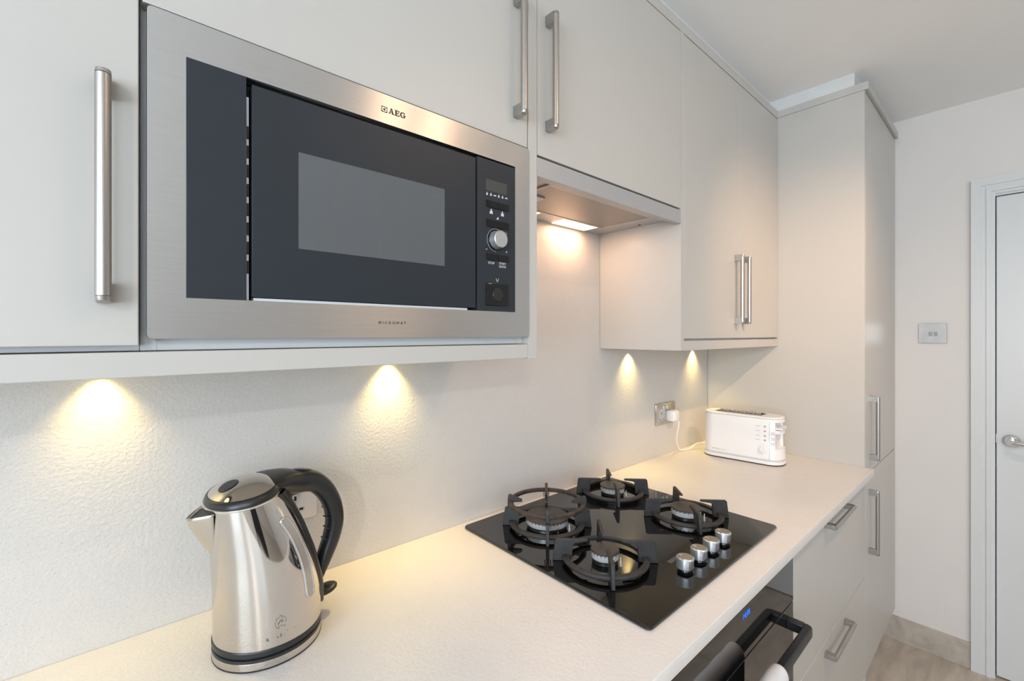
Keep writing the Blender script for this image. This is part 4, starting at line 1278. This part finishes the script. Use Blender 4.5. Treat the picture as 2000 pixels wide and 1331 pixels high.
# printed marks on the front
mb = MB()
for k, zc in enumerate((0.1435, 0.1255, 0.1085, 0.0925)):
    for j in range(5):
        curved_patch(mb, 0.1700 + 0.0032 * j, 0.1722 + 0.0032 * j, zc - 0.0008, zc + 0.0008 + 0.0006 * (j % 2), 0.0006, 1)
    if k != 1: curved_patch(mb, 0.1975, 0.2045, zc - 0.0030, zc + 0.0030, 0.0006, 1)
for j in range(26):
    curved_patch(mb, 0.0120 + 0.0021 * j, 0.0120 + 0.0021 * j + 0.0015, 0.0330, 0.0350 if j < 13 else 0.0342, 0.0018, 1)
dcx, dcz = 0.1935, 0.0585
for j in range(10):
    a = math.radians(140 - j * 32)
    s_, z_ = dcx + 0.0185 * math.cos(a), dcz + 0.0185 * math.sin(a)
    curved_patch(mb, s_ - 0.0011, s_ + 0.0011, z_ - 0.0011, z_ + 0.0011, 0.0014, 1)
mb.build('printed_marks', M['grey_print'], shell, smooth=0)
mb = MB(); curved_patch(mb, 0.1975, 0.2045, 0.1235, 0.1285, 0.0006, 1)
mb.build('button', M['red_print'], shell, smooth=0)['label'] = 'small red button mark'
mb = MB()
mb.cyl(TP(dcx, 0.003, dcz), TP(dcx, -0.0022, dcz), 0.0135, 0.0125, 40)
mb.cyl(TP(dcx, -0.0020, dcz), TP(dcx, -0.0040, dcz), 0.0115, 0.0105, 40)
mb.build('browning_dial', M['white_plastic'], shell)
# cord and plug
cordp = [(1.6905, -0.046, 1.0480), (1.6925, -0.045, 1.030), (1.7000, -0.036, 1.000), (1.7150, -0.024, 0.965), (1.7360, -0.018, 0.932), (1.7560, -0.020, 0.9150), (1.7800, -0.030, 0.9125),
         (1.8020, -0.036, 0.9150), (1.8180, -0.040, 0.9220), (1.8380, -0.044, 0.9300), (1.8620, -0.054, 0.9330), (1.8700, -0.092, 0.9330)]
cp4 = resample([(a, b, c, 0) for a, b, c in cordp], 60)
mb = MB(); mb.tube([p[:3] for p in cp4], 0.0032, 12)
cord = mb.build('power_cord', M['white_plastic'], toa, smooth=60)
mb = MB()
def plug_ring(y, w_, h_, r_): return [(1.6905 + a, y, 1.0665 + b) for a, b in rrect(w_, h_, r_, 5)]
mb.loft([plug_ring(-0.0063, 0.046, 0.044, 0.008), plug_ring(-0.018, 0.048, 0.046, 0.009), plug_ring(-0.034, 0.045, 0.043, 0.009), plug_ring(-0.040, 0.038, 0.037, 0.010), plug_ring(-0.0415, 0.030, 0.030, 0.011)])
mb.build('plug', M['white_plastic'], cord, smooth=50)

# ------------------------------------------------------------------ sockets and light switch
def socket(label, x0, z0, name='double_socket', holes=(0, 1)):
    W, H_ = 0.1482, 0.0842
    s = thing(name, label, 'socket', (x0 + W / 2, -0.001, z0 + H_ / 2), 'wall sockets')
    mb = MB(); P2 = rrect(W, H_, 0.004, 4, x0 + W / 2, z0 + H_ / 2)
    mb.loft([[(a, -0.0004, b) for a, b in P2], [(a, -0.0045, b) for a, b in P2], [(x0 + W / 2 + (a - x0 - W / 2) * 0.985, -0.0060, z0 + H_ / 2 + (b - z0 - H_ / 2) * 0.975) for a, b in P2]])
    mb.build('faceplate', M['socket_steel'], s, smooth=30)
    for k in holes:
        cx = x0 + (0.040 if k == 0 else 0.106)
        for (dx, dz, w_, h_) in ((0, 0.011, 0.0045, 0.0090), (-0.0111, -0.0115, 0.0072, 0.0045), (0.0111, -0.0115, 0.0072, 0.0045)):
            mb = MB(); mb.loft([[(a, yy, b) for a, b in rrect(w_ + 0.0058, h_ + 0.0058, 0.0025, 3, cx + dx, z0 + 0.034 + dz)] for yy in (-0.0055, -0.0066)])
            ins = mb.build('shutter_insert', M['grey_plastic'], s)
            mb = MB(); mb.box(cx + dx - w_ / 2, cx + dx + w_ / 2, -0.0069, -0.0062, z0 + 0.034 + dz - h_ / 2, z0 + 0.034 + dz + h_ / 2)
            mb.build('pin_hole', M['dark'], ins, smooth=0)
        mb = MB(); cxs = x0 + (0.060 if k == 0 else 0.088)
        mb.box(cxs - 0.006, cxs + 0.006, -0.0090, -0.0055, z0 + 0.056, z0 + 0.074, 0.0008)
        mb.build('rocker', M['satin'], s)
    return s
socket('brushed steel double socket on the splashback beside the toaster, white plug in it', 1.5885, 1.0342)
socket('brushed steel double socket on the splashback behind the kettle handle', 0.1550, 1.0285)

sw = thing('light_switch', 'brushed steel two-gang light switch on the white end wall', 'switch', (FAR, -0.7045, 1.401))
mb = MB()
P2 = rrect(0.0905, 0.0865, 0.004, 4, -0.7045, 1.4010)
mb.loft([[(FAR - 0.0004, a, b) for a, b in P2], [(FAR - 0.004, a, b) for a, b in P2], [(FAR - 0.0055, -0.7045 + (a + 0.7045) * 0.98, 1.401 + (b - 1.401) * 0.98) for a, b in P2]])
mb.build('faceplate', M['switch_steel'], sw, smooth=30)
for yc_ in (-0.6985, -0.7150):
    MB().box(FAR - 0.0085, FAR - 0.005, yc_ - 0.0062, yc_ + 0.0062, 1.3885, 1.4065, 0.0008).build('rocker', M['grey_print'], sw)
